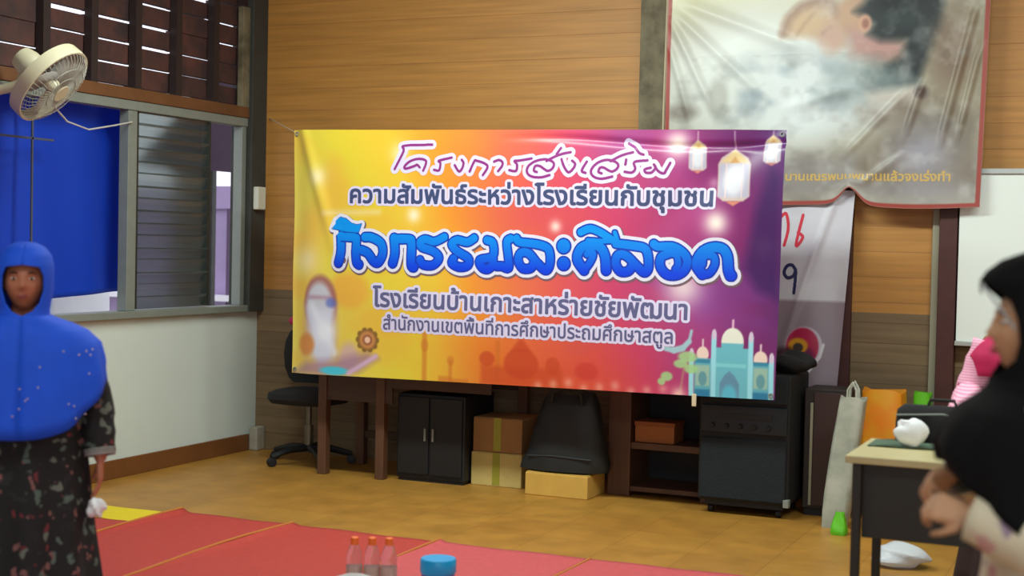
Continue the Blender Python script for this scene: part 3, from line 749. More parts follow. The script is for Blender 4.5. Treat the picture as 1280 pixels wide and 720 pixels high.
p.ell(1130, 1110, 90, 120, (196, 160, 132), .5); p.poly([(1100, 1030), (1293, 1000), (1440, 930), (1416, 850), (1330, 830), (1133, 870)], (188, 146, 140), 90)
hair = (34, 42, 46)
p.poly([(1136, 1127), (1190, 1170), (1250, 1300), (1420, 1340), (1590, 1290), (1640, 1150), (1625, 1020), (1540, 790), (1510, 690), (1400, 690), (1330, 800), (1420, 860), (1440, 950), (1294, 950), (1220, 990), (1250, 1050), (1187, 1100)], hair, 60)
p.ell(1400, 1080, 110, 60, (54, 68, 72), .8, .6); p.ell(1330, 740, 130, 70, (52, 70, 72), .9, .8); p.ell(1200, 1056, 38, 50, (208, 162, 138), .5); p.ell(1204, 1054, 20, 28, (160, 110, 94), .8)
p.poly([(1000, 800), (1150, 860), (1330, 800), (1500, 690), (1500, 640), (1100, 560), (940, 640)], (140, 156, 160), 120, .6)
p.poly([(1222, 650), (1500, 690), (1520, 640), (1480, 590), (1250, 590)], (206, 198, 190), 60, .8); p.ell(1540, 650, 40, 34, (70, 52, 50), .8, .8); p.poly([(1180, 560), (1480, 600), (1500, 540), (1280, 480)], (120, 104, 94), 110, .7)
p.ell(1700, 900, 110, 200, (118, 96, 80), 1.0, .8); p.put(np.clip(p.noise(90, 90, .16, 21), 0, .4), (222, 224, 222)); p.put(np.clip(p.noise(120, 90, .14, 33), 0, .35) * (p.Y < 900), (96, 92, 90))
bc = (156, 66, 58)
for a in ((0, 0, 26, 1600), (1864, 0, 1890, 1600), (0, 0, 1890, 24)): p.rect(*a, bc, 4)
bs2 = poster_surf(0)
grid('printed_sheet', 380, 320, lambda U, V: bs2(U * PW, V * PH), vcol_mat('glossy_vinyl', 0.42, 0.4, 0.08), ps, p.c)
FP = text_field('นานเณรพนมพนานแล้วจงเร่งทำ', 760, 1720, 148, 38, 2.0, 20)
ink('gold_lettering', FP, 2, poster_surf(0.0012), mat('gold_ink', (206, 172, 98), 0.4), ps)
tag(MB().tube([(-2.762, 8.585, 1.3), (-2.758, 8.57, 2.3), (-2.75, 8.585, 3.4)], 0.008, 6).build('hanging_cord', M_rope), 'cream cord hanging down the stained post left of the poster', 'cord')

# ------------------------------------------------------------------ white banner with blue and red writing
WX, WY, WZ, WW, WH = -2.135, 8.545, 0.534, 560.0, 1300.0


def wb_surf(off):
    def fn(x, y):
        v = y / WH; u = x / WW
        return WX + 1.017 * x / 1000 - 0.085 * (1 - v) * u ** 2, WY - off + 0.012 * np.sin(u * 7 + v * 2) - 0.015 * np.exp(-((u * 1.2 - v * .9 - .1) / .06) ** 2), WZ + 1.017 * y / 1000
    return fn


wbn = empty('white_banner', (-1.85, 8.4, WZ), 'narrow white banner with blue and red writing, hanging below the poster', 'banner')
p = Paint(112, 260, WW, WH, (208, 206, 218)); p.rect(-50, -50, 700, 655, (146, 130, 142), 20); p.put(np.clip(p.noise(200, 200, .15, 2), 0, .3), (150, 140, 160))
p.ell(310, 385, 122, 118, (200, 190, 204), .08); p.ell(300, 385, 108, 112, (176, 30, 74), .1); p.ell(290, 330, 90, 60, (90, 40, 90), .4, .7); p.ell(270, 390, 66, 46, (214, 150, 40), .3); p.ell(270, 380, 34, 26, (70, 60, 60), .3); p.line([(330, 219), (420, 330), (438, 400)], 10, (224, 220, 230)); p.ell(190, 300, 90, 80, (60, 30, 40), .4, .8)
ws = wb_surf(0); grid('printed_sheet', 112, 260, lambda U, V: ws(U * WW, V * WH), M_print, wbn, p.c)
M_redink = mat('red_ink', (206, 48, 70), 0.5); M_navyink = mat('navy_ink', (40, 44, 92), 0.5)
for q in RED + [[(60, 1140), (78, 1160), (92, 1090), (60, 990)]]:
    FR = Field(30, 900, 400, 1250, 2); FR.stroke(smooth_poly(q), 9); ink('red_letter', FR, 0, wb_surf(0.0015), M_redink, wbn)
for q in NINE + [[(120, 868), (60, 868), (50, 800), (100, 805), (125, 765), (100, 705), (45, 715)]]:
    FN = Field(20, 640, 400, 950, 2); FN.stroke(smooth_poly(q), 10); ink('blue_digit', FN, 0, wb_surf(0.0015), M_navyink, wbn)

# whiteboard at the right
wb2 = empty('whiteboard', (-0.2, 8.6, 1.0), 'plain whiteboard fixed to the plank wall beside the dark red post', 'whiteboard')
box('board', (-0.975, 8.56, 1.0), (0.85, 8.62, 1.955), mat('whiteboard_face', (232, 240, 238), 0.3), wb2, 0.003)
f = MB(); f.box((-0.98, 8.545, 1.955), (0.86, 8.63, 1.985)).box((-0.98, 8.545, 0.975), (0.86, 8.63, 1.0)).box((0.85, 8.545, 1.0), (0.875, 8.63, 1.955)); f.build('board_frame', mat('aluminium', (186, 190, 188), 0.35, metal=.6), wb2, .002, False)
# ------------------------------------------------------------------ furniture and things along the back wall
M_chair = mat('black_upholstery', (26, 26, 30), 0.8, 0.2, 40); M_steel = mat('worn_steel', (120, 116, 104), 0.4, metal=0.7)
M_wood = mat('dark_brown_wood', (70, 46, 34), 0.55, 0.25, 3, stretch=(1, 8, 8)); M_wood2 = mat('mid_brown_wood', (96, 62, 42), 0.55, 0.25, 3, stretch=(8, 8, 1))

ch = empty('office_chair', (-5.09, 8.27, 0), 'black swivel office chair behind the left end of the banner', 'chair')
cx, cy = -5.09, 8.27
b = MB()
for k in range(5):
    a = 2 * math.pi * k / 5 + 0.5
    b.tube([(cx, cy, .105), (cx + .15 * math.cos(a), cy + .15 * math.sin(a), .10), (cx + .29 * math.cos(a), cy + .29 * math.sin(a), .065)], [.026, .024, .018], 8)
b.build('star_base', M_blackplastic, ch)
for k in range(5):
    a = 2 * math.pi * k / 5 + 0.5; x, y = cx + .285 * math.cos(a), cy + .285 * math.sin(a)
    MB().lathe([(.012, -.022), (.028, -.02), (.03, 0), (.028, .02), (.012, .022)], 14, Matrix.Translation((x, y, .03)) @ Matrix.Rotation(a, 4, 'Z') @ Matrix.Rotation(math.pi / 2, 4, 'X')).build('castor', M_blackplastic, ch)
MB().tube([(cx, cy, .09), (cx, cy, .26)], .03, 12).tube([(cx, cy, .24), (cx, cy, .41)], .018, 12).build('gas_column', M_steel, ch)
s = MB(); s.rings([[(cx + .25 * f * math.copysign(abs(math.cos(t)) ** .6, math.cos(t)), cy + .24 * f * math.copysign(abs(math.sin(t)) ** .6, math.sin(t)), z) for t in np.linspace(0, 2 * math.pi, 32, endpoint=False)] for z, f in ((.40, .7), (.41, .92), (.44, 1), (.475, .98), (.495, .8), (.50, .3))])
s.build('seat', M_chair, ch)
rs = []
for z, w, y in ((.52, .16, .0), (.55, .20, .0), (.62, .225, -.012), (.72, .23, -.02), (.80, .225, -.01), (.87, .20, .01), (.90, .13, .02)):
    rs.append([(cx - .06 + w * math.cos(t), cy + .20 + y + .035 * math.sin(t) - .05 * math.cos(t) ** 2, z) for t in np.linspace(0, 2 * math.pi, 28, endpoint=False)])
MB().rings(rs).build('backrest', M_chair, ch)
MB().tube([(cx, cy + .12, .40), (cx - .03, cy + .25, .42), (cx - .06, cy + .245, .60)], .02, 8).build('back_support', M_blackplastic, ch)
tag(MB().ball((-5.31, 8.46, .938), (.07, .05, .035)).build('pink_cloth', mat('pink_cloth', (190, 50, 96), .9)), 'small pink cloth lying over the top edge of the office chair back', 'cloth')

tb = empty('wooden_table', (-4.5, 8.0, 0), 'old dark wooden table with square legs behind the banner, beside the office chair', 'table')
x0, x1, y0, y1 = -4.84, -3.55, 7.92, 8.5
box('table_top', (x0, y0 - .02, .70), (x1, y1, .735), M_wood, tb); ap = MB()
ap.box((x0 + .05, y0 + .01, .48), (-4.28, y0 + .03, .70)).box((-4.28, y0 + .01, .58), (x1 - .05, y0 + .03, .70)).box((x0 + .05, y1 - .05, .56), (x1 - .05, y1 - .03, .70)); ap.build('apron', M_wood, tb, .003, False)
for x, y in ((x0 + .06, y0 + .03), (-4.36, y0 + .03), (x1 - .05, y1 - .06), (x0 + .06, y1 - .06)):
    MB().box((x - .03, y - .03, 0), (x + .03, y + .03, .70)).build('leg', M_wood2, tb, .004, False)
box('stretcher', (x0 + .06, y1 - .075, .18), (x1 - .05, y1 - .05, .23), M_wood, tb)

cab = empty('black_cabinet', (-4.0, 8.1, 0), 'black metal cabinet standing under the old wooden table', 'cabinet')
box('body', (-4.27, 7.99, .02), (-3.80, 8.42, .55), M_blackplastic, cab, .006)
box('door', (-4.255, 7.975, .05), (-4.045, 7.99, .53), M_dark, cab, .003); box('door', (-4.03, 7.975, .05), (-3.815, 7.99, .53), M_dark, cab, .003)
for x in (-4.065, -4.01): box('handle', (x - .006, 7.962, .26), (x + .006, 7.975, .34), M_greymetal, cab, .002)
box('plinth', (-4.26, 8.0, 0), (-3.81, 8.41, .02), M_dark, cab, 0)

M_card = mat('brown_cardboard', (150, 108, 62), .85, .1, 12); M_card2 = mat('pale_cardboard', (196, 172, 104), .85, .1, 12); M_card3 = mat('yellow_cardboard', (208, 164, 76), .85, .08, 12); M_tape = mat('packing_tape', (150, 146, 52), .35)


def carton(name_label, a, b, m_, tape=True):
    c = empty('cardboard_carton', ((a[0] + b[0]) / 2, (a[1] + b[1]) / 2, a[2]), name_label, 'carton', 'cartons on the floor')
    box('box_body', a, b, m_, c, .005)
    xm = (a[0] + b[0]) / 2
    fl = MB(); fl.box((a[0] + .004, a[1] + .004, b[2]), (xm - .002, b[1] - .004, b[2] + .004)).box((xm + .002, a[1] + .004, b[2]), (b[0] - .004, b[1] - .004, b[2] + .004)); fl.build('lid_flaps', m_, c, .001, False)
    if tape: MB().box((xm - .025, a[1] - .0015, a[2] + .01), (xm + .025, a[1] + .0005, b[2] + .004)).build('tape_strip', M_tape, c, 0, False)
    return c


carton('pale carton at the bottom of the two cartons beside the black cabinet', (-3.79, 8.07, 0), (-3.45, 8.395, .205), M_card2)
carton('brown carton stacked on the pale carton beside the black cabinet', (-3.785, 8.08, .21), (-3.455, 8.385, .42), M_card)
carton('low yellowish carton under the heaped black bag', (-3.36, 7.92, 0), (-2.96, 8.22, .135), M_card3, False)
# black bag slumped on the low carton
bg_ = empty('black_bag', (-3.15, 8.07, .14), 'black cloth bag slumped in a heap on the low yellowish carton', 'bag')
rs = []
for z, wx, wy, ox in ((.142, .22, .09, -.0), (.15, .275, .115, -.01), (.19, .275, .118, 0), (.27, .245, .115, .015), (.37, .22, .11, .025), (.47, .195, .10, .03), (.56, .17, .085, .035), (.62, .14, .06, .04), (.635, .05, .02, .04)):
    rs.append([(-3.155 + ox + wx * (1 + .05 * math.sin(5 * t + z * 9)) * math.copysign(abs(math.cos(t)) ** .75, math.cos(t)), 8.05 + wy * (1 + .06 * math.sin(4 * t + z * 14)) * math.copysign(abs(math.sin(t)) ** .75, math.sin(t)), z + .012 * math.sin(3 * t + z * 5) * (z > .16)) for t in np.linspace(0, 2 * math.pi, 40, endpoint=False)])
MB().rings(rs).build('bag_body', mat('black_nylon', (24, 28, 30), .6, .3, 14), bg_)
MB().tube([(-3.22, 7.97, .56), (-3.20, 7.95, .63), (-3.11, 7.95, .66), (-3.03, 7.96, .62), (-3.02, 7.97, .55)], .011, 8).build('carry_strap', M_dark, bg_)
MB().tube([(-3.36, 7.945, .23), (-3.2, 7.932, .24), (-2.95, 7.945, .23)], .007, 6).build('zip', M_blackplastic, bg_)

# low shelf unit with a box on it
sh_ = empty('shelf_unit', (-2.6, 8.3, 0), 'low dark wooden shelf unit between the black bag and the big black speaker', 'shelf unit')
box('side_panel', (-2.93, 8.18, 0), (-2.79, 8.56, .70), M_wood2, sh_); box('side_panel', (-2.35, 8.18, 0), (-2.31, 8.56, .70), M_wood2, sh_)
box('top_board', (-2.96, 8.15, .70), (-2.305, 8.57, .735), M_wood, sh_); box('shelf', (-2.79, 8.19, .285), (-2.35, 8.55, .325), M_wood2, sh_); box('shelf', (-2.79, 8.19, .03), (-2.35, 8.55, .06), M_wood2, sh_); box('back_panel', (-2.79, 8.55, .0), (-2.35, 8.56, .70), M_dark, sh_, 0)
ob = empty('cardboard_carton', (-2.63, 8.3, .325), 'small orange brown box on the middle shelf of the shelf unit', 'box')
box('box_body', (-2.775, 8.22, .326), (-2.53, 8.42, .445), mat('orange_brown_card', (156, 92, 44), .8), ob, .004); box('lid', (-2.779, 8.216, .425), (-2.526, 8.424, .452), mat('orange_brown_lid', (146, 84, 42), .8), ob, .003)

# big black speaker / amplifier cabinet on castors
sp_ = empty('speaker_cabinet', (-2.02, 8.06, 0), 'big blue black floor speaker cabinet under the right end of the banner', 'speaker')
M_grille = mat('blue_black_grille', (16, 25, 32), .85, .2, 60, bump=.4); M_box = mat('speaker_vinyl', (12, 15, 18), .7, .15, 50)
a, bq = (-2.285, 7.90, .075), (-1.765, 8.36, .80)
box('cabinet_body', a, bq, M_box, sp_, .012)
box('grille', (-2.27, 7.878, .09), (-1.78, 7.90, .435), M_grille, sp_, .008)
pn = box('control_panel', (-2.27, 7.882, .465), (-1.78, 7.90, .62), mat('amp_panel', (17, 26, 34), .6), sp_, .006)
box('panel_slot', (-2.16, 7.878, .545), (-1.86, 7.882, .575), M_dark, pn, .001)
for x in (-2.2, -2.12, -2.04, -1.96, -1.88): MB().lathe([(.012, 0), (.014, .004), (.011, .016), (.0, .016)], 14, Matrix.Translation((x, 7.882, .505)) @ Matrix.Rotation(math.pi / 2, 4, 'X')).build('knob', M_dark, pn)
box('upper_grille', (-2.27, 7.882, .64), (-1.78, 7.90, .785), M_grille, sp_, .006)
box('plinth', (-2.25, 7.93, .045), (-1.80, 8.33, .075), M_dark, sp_, .002)
for x in (-2.22, -1.83):
    for y in (7.96, 8.30): MB().lathe([(.01, -.014), (.022, -.014), (.0225, .014), (.01, .014)], 14, Matrix.Translation((x, y, .0225)) @ Matrix.Rotation(math.pi / 2, 4, 'Y')).build('castor', M_dark, sp_)
box('corner_guard', (-1.79, 7.874, .07), (-1.757, 7.92, .115), M_greymetal, sp_, .004)
def crumple(name, label, cat, c, r, m_, seed, n=22, parent=None, amp=.07):
    q = random.Random(seed); b = MB(); b.ball((0, 0, 0), 1, n=n)
    ph = [(q.uniform(2, 6), q.uniform(2, 6), q.uniform(2, 6), q.random() * 6) for _ in range(6)]
    b.v = [(c[0] + r[0] * x * (1 + k), c[1] + r[1] * y * (1 + k), max(c[2] - r[2], c[2] + r[2] * z * (1 + 1.2 * k))) for x, y, z in b.v for k in [sum(amp * math.sin(a * x + b_ * y + d * z + e) for a, b_, d, e in ph)]]
    o = b.build(name, m_, parent)
    return tag(o, label, cat) if label else o


crumple('folded_cloth', 'crumpled black cloth on top of the big black speaker', 'cloth', (-1.81, 8.1, .862), (.13, .10, .06), M_chair, 6, 28, amp=.05)

dk = empty('dark_locker', (-1.58, 8.3, 0), 'narrow dark brown locker squeezed in right of the big black speaker', 'locker')
box('body', (-1.735, 8.12, .04), (-1.47, 8.38, .72), mat('black_brown_wood', (44, 34, 32), .6, .2, 5), dk, .005); box('edge_trim', (-1.70, 8.108, .06), (-1.684, 8.12, .64), M_greystrip, dk, .002)
box('door', (-1.68, 8.108, .06), (-1.48, 8.12, .70), mat('maroon_brown', (60, 38, 36), .6), dk, .002); box('plinth', (-1.725, 8.13, 0), (-1.48, 8.37, .04), M_dark, dk, 0)


def bag(name, label, cx, cy, z0, h, wx, wy, m_, lean=(0, 0), handles=True, top=.85, hm=None):
    r = empty(name, (cx, cy, z0), label, 'bag'); rs = []
    for i in range(9):
        v = i / 8; w = 1 - (1 - top) * v ** 1.5; w *= (.86 + .14 * min(1, v * 6))
        rs.append([(cx + lean[0] * v + wx * w * (1 + .04 * math.sin(5 * t + v * 7)) * math.copysign(abs(math.cos(t)) ** .45, math.cos(t)), cy + lean[1] * v + wy * w * (1 - .35 * v) * (1 + .06 * math.sin(4 * t + v * 9)) * math.copysign(abs(math.sin(t)) ** .45, math.sin(t)), z0 + h * v + (.012 * math.sin(3 * t) if i == 8 else 0)) for t in np.linspace(0, 2 * math.pi, 40, endpoint=False)])
    MB().rings(rs).build('bag_body', m_, r)
    if handles:
        for s_ in (-1, 1):
            X, Y = cx + lean[0], cy + lean[1] + s_ * wy * .5
            MB().tube([(X - wx * .35, Y, z0 + h - .05), (X - wx * .3, Y, z0 + h + .05), (X, Y + .01, z0 + h + .09), (X + wx * .3, Y, z0 + h + .05), (X + wx * .35, Y, z0 + h - .05)], .008, 6).build('handle', hm or m_, r)
    return r


M_bagw = mat('grey_white_plastic', (176, 176, 164), .4, c2=(140, 146, 134), scale=6); M_bago = mat('orange_print_plastic', (226, 116, 22), .4, c2=(214, 150, 26), scale=5); M_green = mat('lime_plastic', (96, 190, 30), .45, .15, 10)
bag('carrier_bag', 'tall grey white plastic carrier bag leaning beside the locker', -1.50, 7.86, 0, .70, .075, .07, M_bagw, (.075, .04), True, .95)
bag('shopping_bag', 'orange and yellow printed shopping bag behind the table end', -1.30, 8.25, 0, .72, .13, .12, M_bago, (-.02, 0), False, .9)
bag('lime_bag', 'bright lime green plastic bag on the floor at the foot of the carrier bag', -1.435, 7.66, 0, .11, .045, .05, M_green, (0, 0), False, .5)
bag('green_carrier', 'bright green plastic bag standing behind the orange shopping bag', -1.13, 8.42, 0, .70, .06, .08, M_green, (0, 0), False, .8)

# ------------------------------------------------------------------ the table at the right
rt = empty('work_table', (-.1, 5.6, 0), 'table with a pale top and dark front panel in front of the person in black', 'table')
tp = MB(); tp.box((-.985, 5.33, .722), (.75, 5.88, .75)); tp.build('table_top', mat('pale_worn_laminate', (196, 184, 140), .45, .12, 4), rt, .004, False)
M_tblack = mat('table_black', (36, 36, 36), .5, .15, 8)
box('front_panel', (-.93, 5.40, .44), (.70, 5.42, .722), M_tblack, rt, .002); box('side_panel', (-.955, 5.40, .52), (-.935, 5.82, .722), M_tblack, rt, .002)
for x in (-.945, .72):
    for y in (5.37, 5.84): MB().box((x - .016, y - .016, 0), (x + .016, y + .016, .722)).build('leg', M_tblack, rt, .003, False)
box('foot_rail', (-.955, 5.386, .06), (-.935, 5.824, .09), M_tblack, rt, .002)
gc = grid('green_folder', 30, 12, lambda U, V: (-.955 + U * .26, 5.62 + V * .2 + U * .02, .7535 + .004 * np.sin(U * 6) ** 2), mat('grey_green_cloth', (76, 98, 80), .8), solid=.004)
tag(gc, 'flat grey green folder lying on the left end of the work table', 'folder')
lb = empty('laptop_bag', (-.66, 5.93, .752), 'black padded laptop bag standing on the work table behind the white tissue', 'bag')
rs = [[(-.70 + wx * math.copysign(abs(math.cos(t)) ** .4, math.cos(t)), 5.82 + wy * math.copysign(abs(math.sin(t)) ** .5, math.sin(t)), .752 + z) for t in np.linspace(0, 2 * math.pi, 36, endpoint=False)] for z, wx, wy in ((0, .165, .035), (.012, .18, .042), (.08, .18, .042), (.13, .175, .035), (.15, .15, .02))]
MB().rings(rs).build('bag_body', M_chair, lb); MB().tube([(-.76, 5.82, .895), (-.75, 5.82, .925), (-.66, 5.82, .925), (-.65, 5.82, .895)], .007, 6).build('handle', M_dark, lb)
MB().tube([(-.875, 5.79, .86), (-.7, 5.774, .875), (-.525, 5.79, .86)], .004, 6).build('zip', M_greymetal, lb)


M_tissue = mat('white_tissue', (236, 238, 244), .85)
crumple('paper_tissue', 'crumpled white tissue on the work table in front of the laptop bag', 'tissue', (-.80, 5.66, .807), (.062, .04, .053), M_tissue, 5, amp=.045)
crumple('plastic_bag', 'white plastic bag lying on the floor under the work table', 'bag', (-1.02, 7.02, .055), (.13, .10, .055), film('white_plastic_film', (224, 228, 236), .35, .3), 8, 30)

# ------------------------------------------------------------------ bottles and the things in front
M_pet = clear('clear_bottle_plastic', (240, 240, 244), .06, .95, 1.2); M_cap = mat('orange_cap', (236, 112, 40), .4); M_label = film('pale_label', (206, 170, 160), .4, .4); M_water = clear('water', (236, 240, 244), .0, 1.0, 1.33)
bt = empty('water_bottle', (0, 0, 0))
prof = [(.004, .002), (.026, .0), (.031, .006), (.0315, .04), (.0295, .055), (.0315, .07), (.0315, .13), (.0295, .142), (.0315, .155), (.029, .172), (.019, .200), (.0135, .212), (.0135, .226)]
MB().lathe(prof, 24, cap=True).build('bottle_body', M_pet, bt)
MB().lathe([(.0318, .074), (.0321, .076), (.0321, .126), (.0318, .128)], 24, cap=False).build('label_sleeve', M_label, bt)
MB().lathe([(.0155, .212), (.0158, .214), (.0155, .232), (.013, .234), (.0, .234)], 20).build('screw_cap', M_cap, bt)
MB().lathe([(.0160, .206), (.0162, .208), (.0162, .2105), (.0160, .2115)], 20, cap=False).build('neck_ring', M_cap, bt)
spots = [(-2.875, 5.035), (-2.809, 5.062), (-2.746, 5.088)]
for i, (x, y) in enumerate(spots):
    o = bt if i == 0 else copy_tree(bt)
    o.location = (x, y, .052); o.scale = (1.04, 1.04, 1.09); tag(o, ('leftmost', 'middle', 'rightmost')[i] + ' of three clear water bottles with orange caps on the tray', 'bottle', 'orange capped water bottles')
tr = empty('white_tray', (-2.83, 5.0, .02), 'white plastic tray on the red mat carrying the three bottles', 'tray')
rs = []
for z, wx, wy in ((.020, .20, .13), (.022, .215, .145), (.062, .245, .17), (.066, .25, .175), (.064, .24, .168), (.034, .21, .14), (.030, .20, .132)):
    rs.append([(-2.83 + .76 * wx * math.copysign(abs(math.cos(t)) ** .5, math.cos(t)), 5.0 + wy * math.copysign(abs(math.sin(t)) ** .5, math.sin(t)), z + .018) for t in np.linspace(0, 2 * math.pi, 48, endpoint=False)])
MB().rings(rs, cap=True).build('tray_body', mat('white_plastic', (226, 224, 216), .4), tr)
crumple('plastic_wrap', 'crumpled clear white plastic wrap on the tray in front of the bottles', 'wrap', (-2.79, 4.915, .125), (.17, .05, .055), film('cloudy_wrap', (226, 224, 224), .25, .45), 12, 30)
jr = empty('storage_jar', (-2.52, 5.16, .01), 'round plastic jar with a bright blue lid on the red mat', 'jar')
MB().lathe([(.02, -.018), (.062, -.018), (.068, -.01), (.07, .13), (.064, .145), (.064, .15)], 32, Matrix.Translation((-2.55, 5.14, .03))).build('jar_body', mat('blue_violet_plastic', (104, 116, 196), .35), jr)
MB().lathe([(.070, .148), (.073, .152), (.073, .198), (.069, .206), (.0, .207)], 32, Matrix.Translation((-2.55, 5.14, .03))).build('lid', mat('bright_blue_lid', (16, 162, 226), .35), jr)

# ------------------------------------------------------------------ wall fan
fc = Vector((-5.388, 6.077, 2.303)); fn_ = Vector((.735, .20, -.65)).normalized()
fx = fn_.cross(Vector((0, 0, 1))).normalized(); fy = fx.cross(fn_)
FM = Matrix((fx, fy, fn_)).transposed().to_4x4(); FM.translation = fc
wf_ = empty('wall_fan', (XL + .04, 5.95, 2.37), 'cream wall fan with a wire guard fixed above the blue tarpaulin', 'fan')
M_cream = mat('cream_fan_plastic', (214, 206, 176), .4, .05, 6); M_wire = mat('fan_guard_wire', (170, 168, 160), .4)
MB().rings([[(r * math.cos(t), r * math.sin(t), z) for t in np.linspace(0, 2 * math.pi, 48, endpoint=False)] for r, z in ((.226, -.045), (.236, -.045), (.238, .0), (.236, .03), (.226, .03), (.228, 0), (.226, -.045))], True, False, FM).build('guard_band', M_cream, wf_)
for nm, s_ in (('front_guard', 1), ('rear_guard', -1)):
    g = MB()
    for k in range(48):
        a = 2 * math.pi * k / 48
        g.tube([FM @ Vector((r * math.cos(a + tw), r * math.sin(a + tw), z)) for r, z, tw in ((.05, s_ * .085, 0), (.14, s_ * .078, .05), (.205, s_ * .055, .1), (.231, s_ * .02, .12))], .0016, 5)
    for r, z in ((.10, .083), (.16, .075)): g.tube([FM @ Vector((r * math.cos(t), r * math.sin(t), s_ * z)) for t in np.linspace(0, 2 * math.pi, 41)], .0016, 5)
    o = g.build(nm, M_wire, wf_)
    if s_ > 0: MB().lathe([(.0, .088), (.05, .088), (.052, .083), (.05, .079), (0, .079)], 24, FM).build('badge_plate', M_cream, o)
hub = MB().lathe([(.0, .05), (.03, .048), (.038, .03), (.038, -.02), (0, -.02)], 20, FM).build('hub', M_cream, wf_)
for k in range(3):
    v = []
    for i in range(7):
        r = .03 + .18 * i / 6; w = .035 + .075 * math.sin(math.pi * min(1, (i + .6) / 7))
        for s_ in (-1, 1):
            a = 2 * math.pi * k / 3 + s_ * w / max(r, .06) * .9
            v.append((r * math.cos(a), r * math.sin(a), s_ * .025))
    MB().add(v, [(2 * i, 2 * i + 1, 2 * i + 3, 2 * i + 2) for i in range(6)], FM).build('blade', mat('fan_blade', (176, 176, 172), .35), wf_, solid=.003)
MB().lathe([(0, -.24), (.035, -.238), (.062, -.22), (.074, -.17), (.074, -.12), (.055, -.095), (0, -.09)], 28, FM).build('motor_housing', M_cream, wf_)
pm = FM @ Vector((0, 0, -.16))
MB().tube([pm, pm + Vector((-.02, -.04, -.11)), pm + Vector((-.10, -.07, -.14)), (XL + .06, 5.95, 2.25)], [.032, .030, .026, .03], 12).build('neck', M_cream, wf_)
box('wall_plate', (XL + .021, 5.88, 2.13), (XL + .06, 6.02, 2.37), M_cream, wf_, .01)
tag(MB().tube([(-5.46, 6.18, 2.20), (-5.55, 6.4, 2.13), (-5.65, 6.7, 2.11), (-5.71, 7.0, 2.16), (-5.755, 7.22, 2.2)], .005, 6).build('power_cable', mat('white_cable', (200, 200, 196), .5)), 'thin pale cable drooping from the wall fan along the window', 'cable')
# ------------------------------------------------------------------ people
def frame(base, fwd):
    f = Vector((fwd[0], fwd[1], 0)).normalized(); l = Vector((-f.y, f.x, 0))
    return lambda a, b, z: Vector((base[0], base[1], 0)) + f * a + l * b + Vector((0, 0, z))


def capsule(b, p, q, r1, r2, n=12):
    p, q = Vector(p), Vector(q); d = (q - p)
    if d.length < 1e-5: return b.ball(p, r1, n=n)
    t = d.normalized(); u = t.orthogonal().normalized(); w = t.cross(u); rs = []
    for k in range(5):
        a = math.pi / 2 * (1 - k / 4) ; rs.append((p - t * r1 * math.sin(a), max(r1 * math.cos(a), r1 * .03)))
    for k in range(5):
        a = math.pi / 2 * k / 4; rs.append((q + t * r2 * math.sin(a), max(r2 * math.cos(a), r2 * .03)))
    return b.rings([[c + (u * math.cos(2 * math.pi * j / n) + w * math.sin(2 * math.pi * j / n)) * r for j in range(n)] for c, r in rs])


def chain(b, pts, rad):
    for i in range(len(pts) - 1): capsule(b, pts[i], pts[i + 1], rad[i], rad[i + 1])


def hand(b, wrist, d, palm, size=1.0, curl=0.5, thumb_side=1):
    """palm and five separate fingers: d points to the fingers, palm is the way the palm faces"""
    d = Vector(d).normalized(); n = Vector(palm); n = (n - d * n.dot(d)).normalized(); s = d.cross(n) * thumb_side; w = Vector(wrist)
    L = .165 * size
    for i, (o, fl, r) in enumerate(((.026, .40, .0082), (.009, .45, .0086), (-.009, .42, .0082), (-.025, .33, .0072))):
        k = w + s * o * size * .5 + d * .012; kn = w + d * L * (.53 - .02 * abs(i - 1)) + s * o * size
        chain(b, [k, kn], [.0135 * size, .0115 * size])
        p = kn; c = 0
        for j, (q, cu) in enumerate(((.42, .6), (.32, .8), (.26, .6))):
            c += curl * cu; e = p + (d * math.cos(c) + n * math.sin(c) + s * (.02 * (1.5 - i))).normalized() * L * fl * q * 1.05
            capsule(b, p, e, r * size * (1.08 - .1 * j), r * size * (.98 - .1 * j), 10); p = e
    p = w + s * .018 * size + d * .02
    for q, dd, r in ((.030, d * .6 + s * .75 + n * .25, .0115), (.030, d * .8 + s * .35 + n * .35, .0095), (.024, d * .9 + s * .1 + n * (.3 + curl * .4), .008)):
        e = p + dd.normalized() * q * size; capsule(b, p, e, r * size, r * size * .92, 10); p = e
    return b


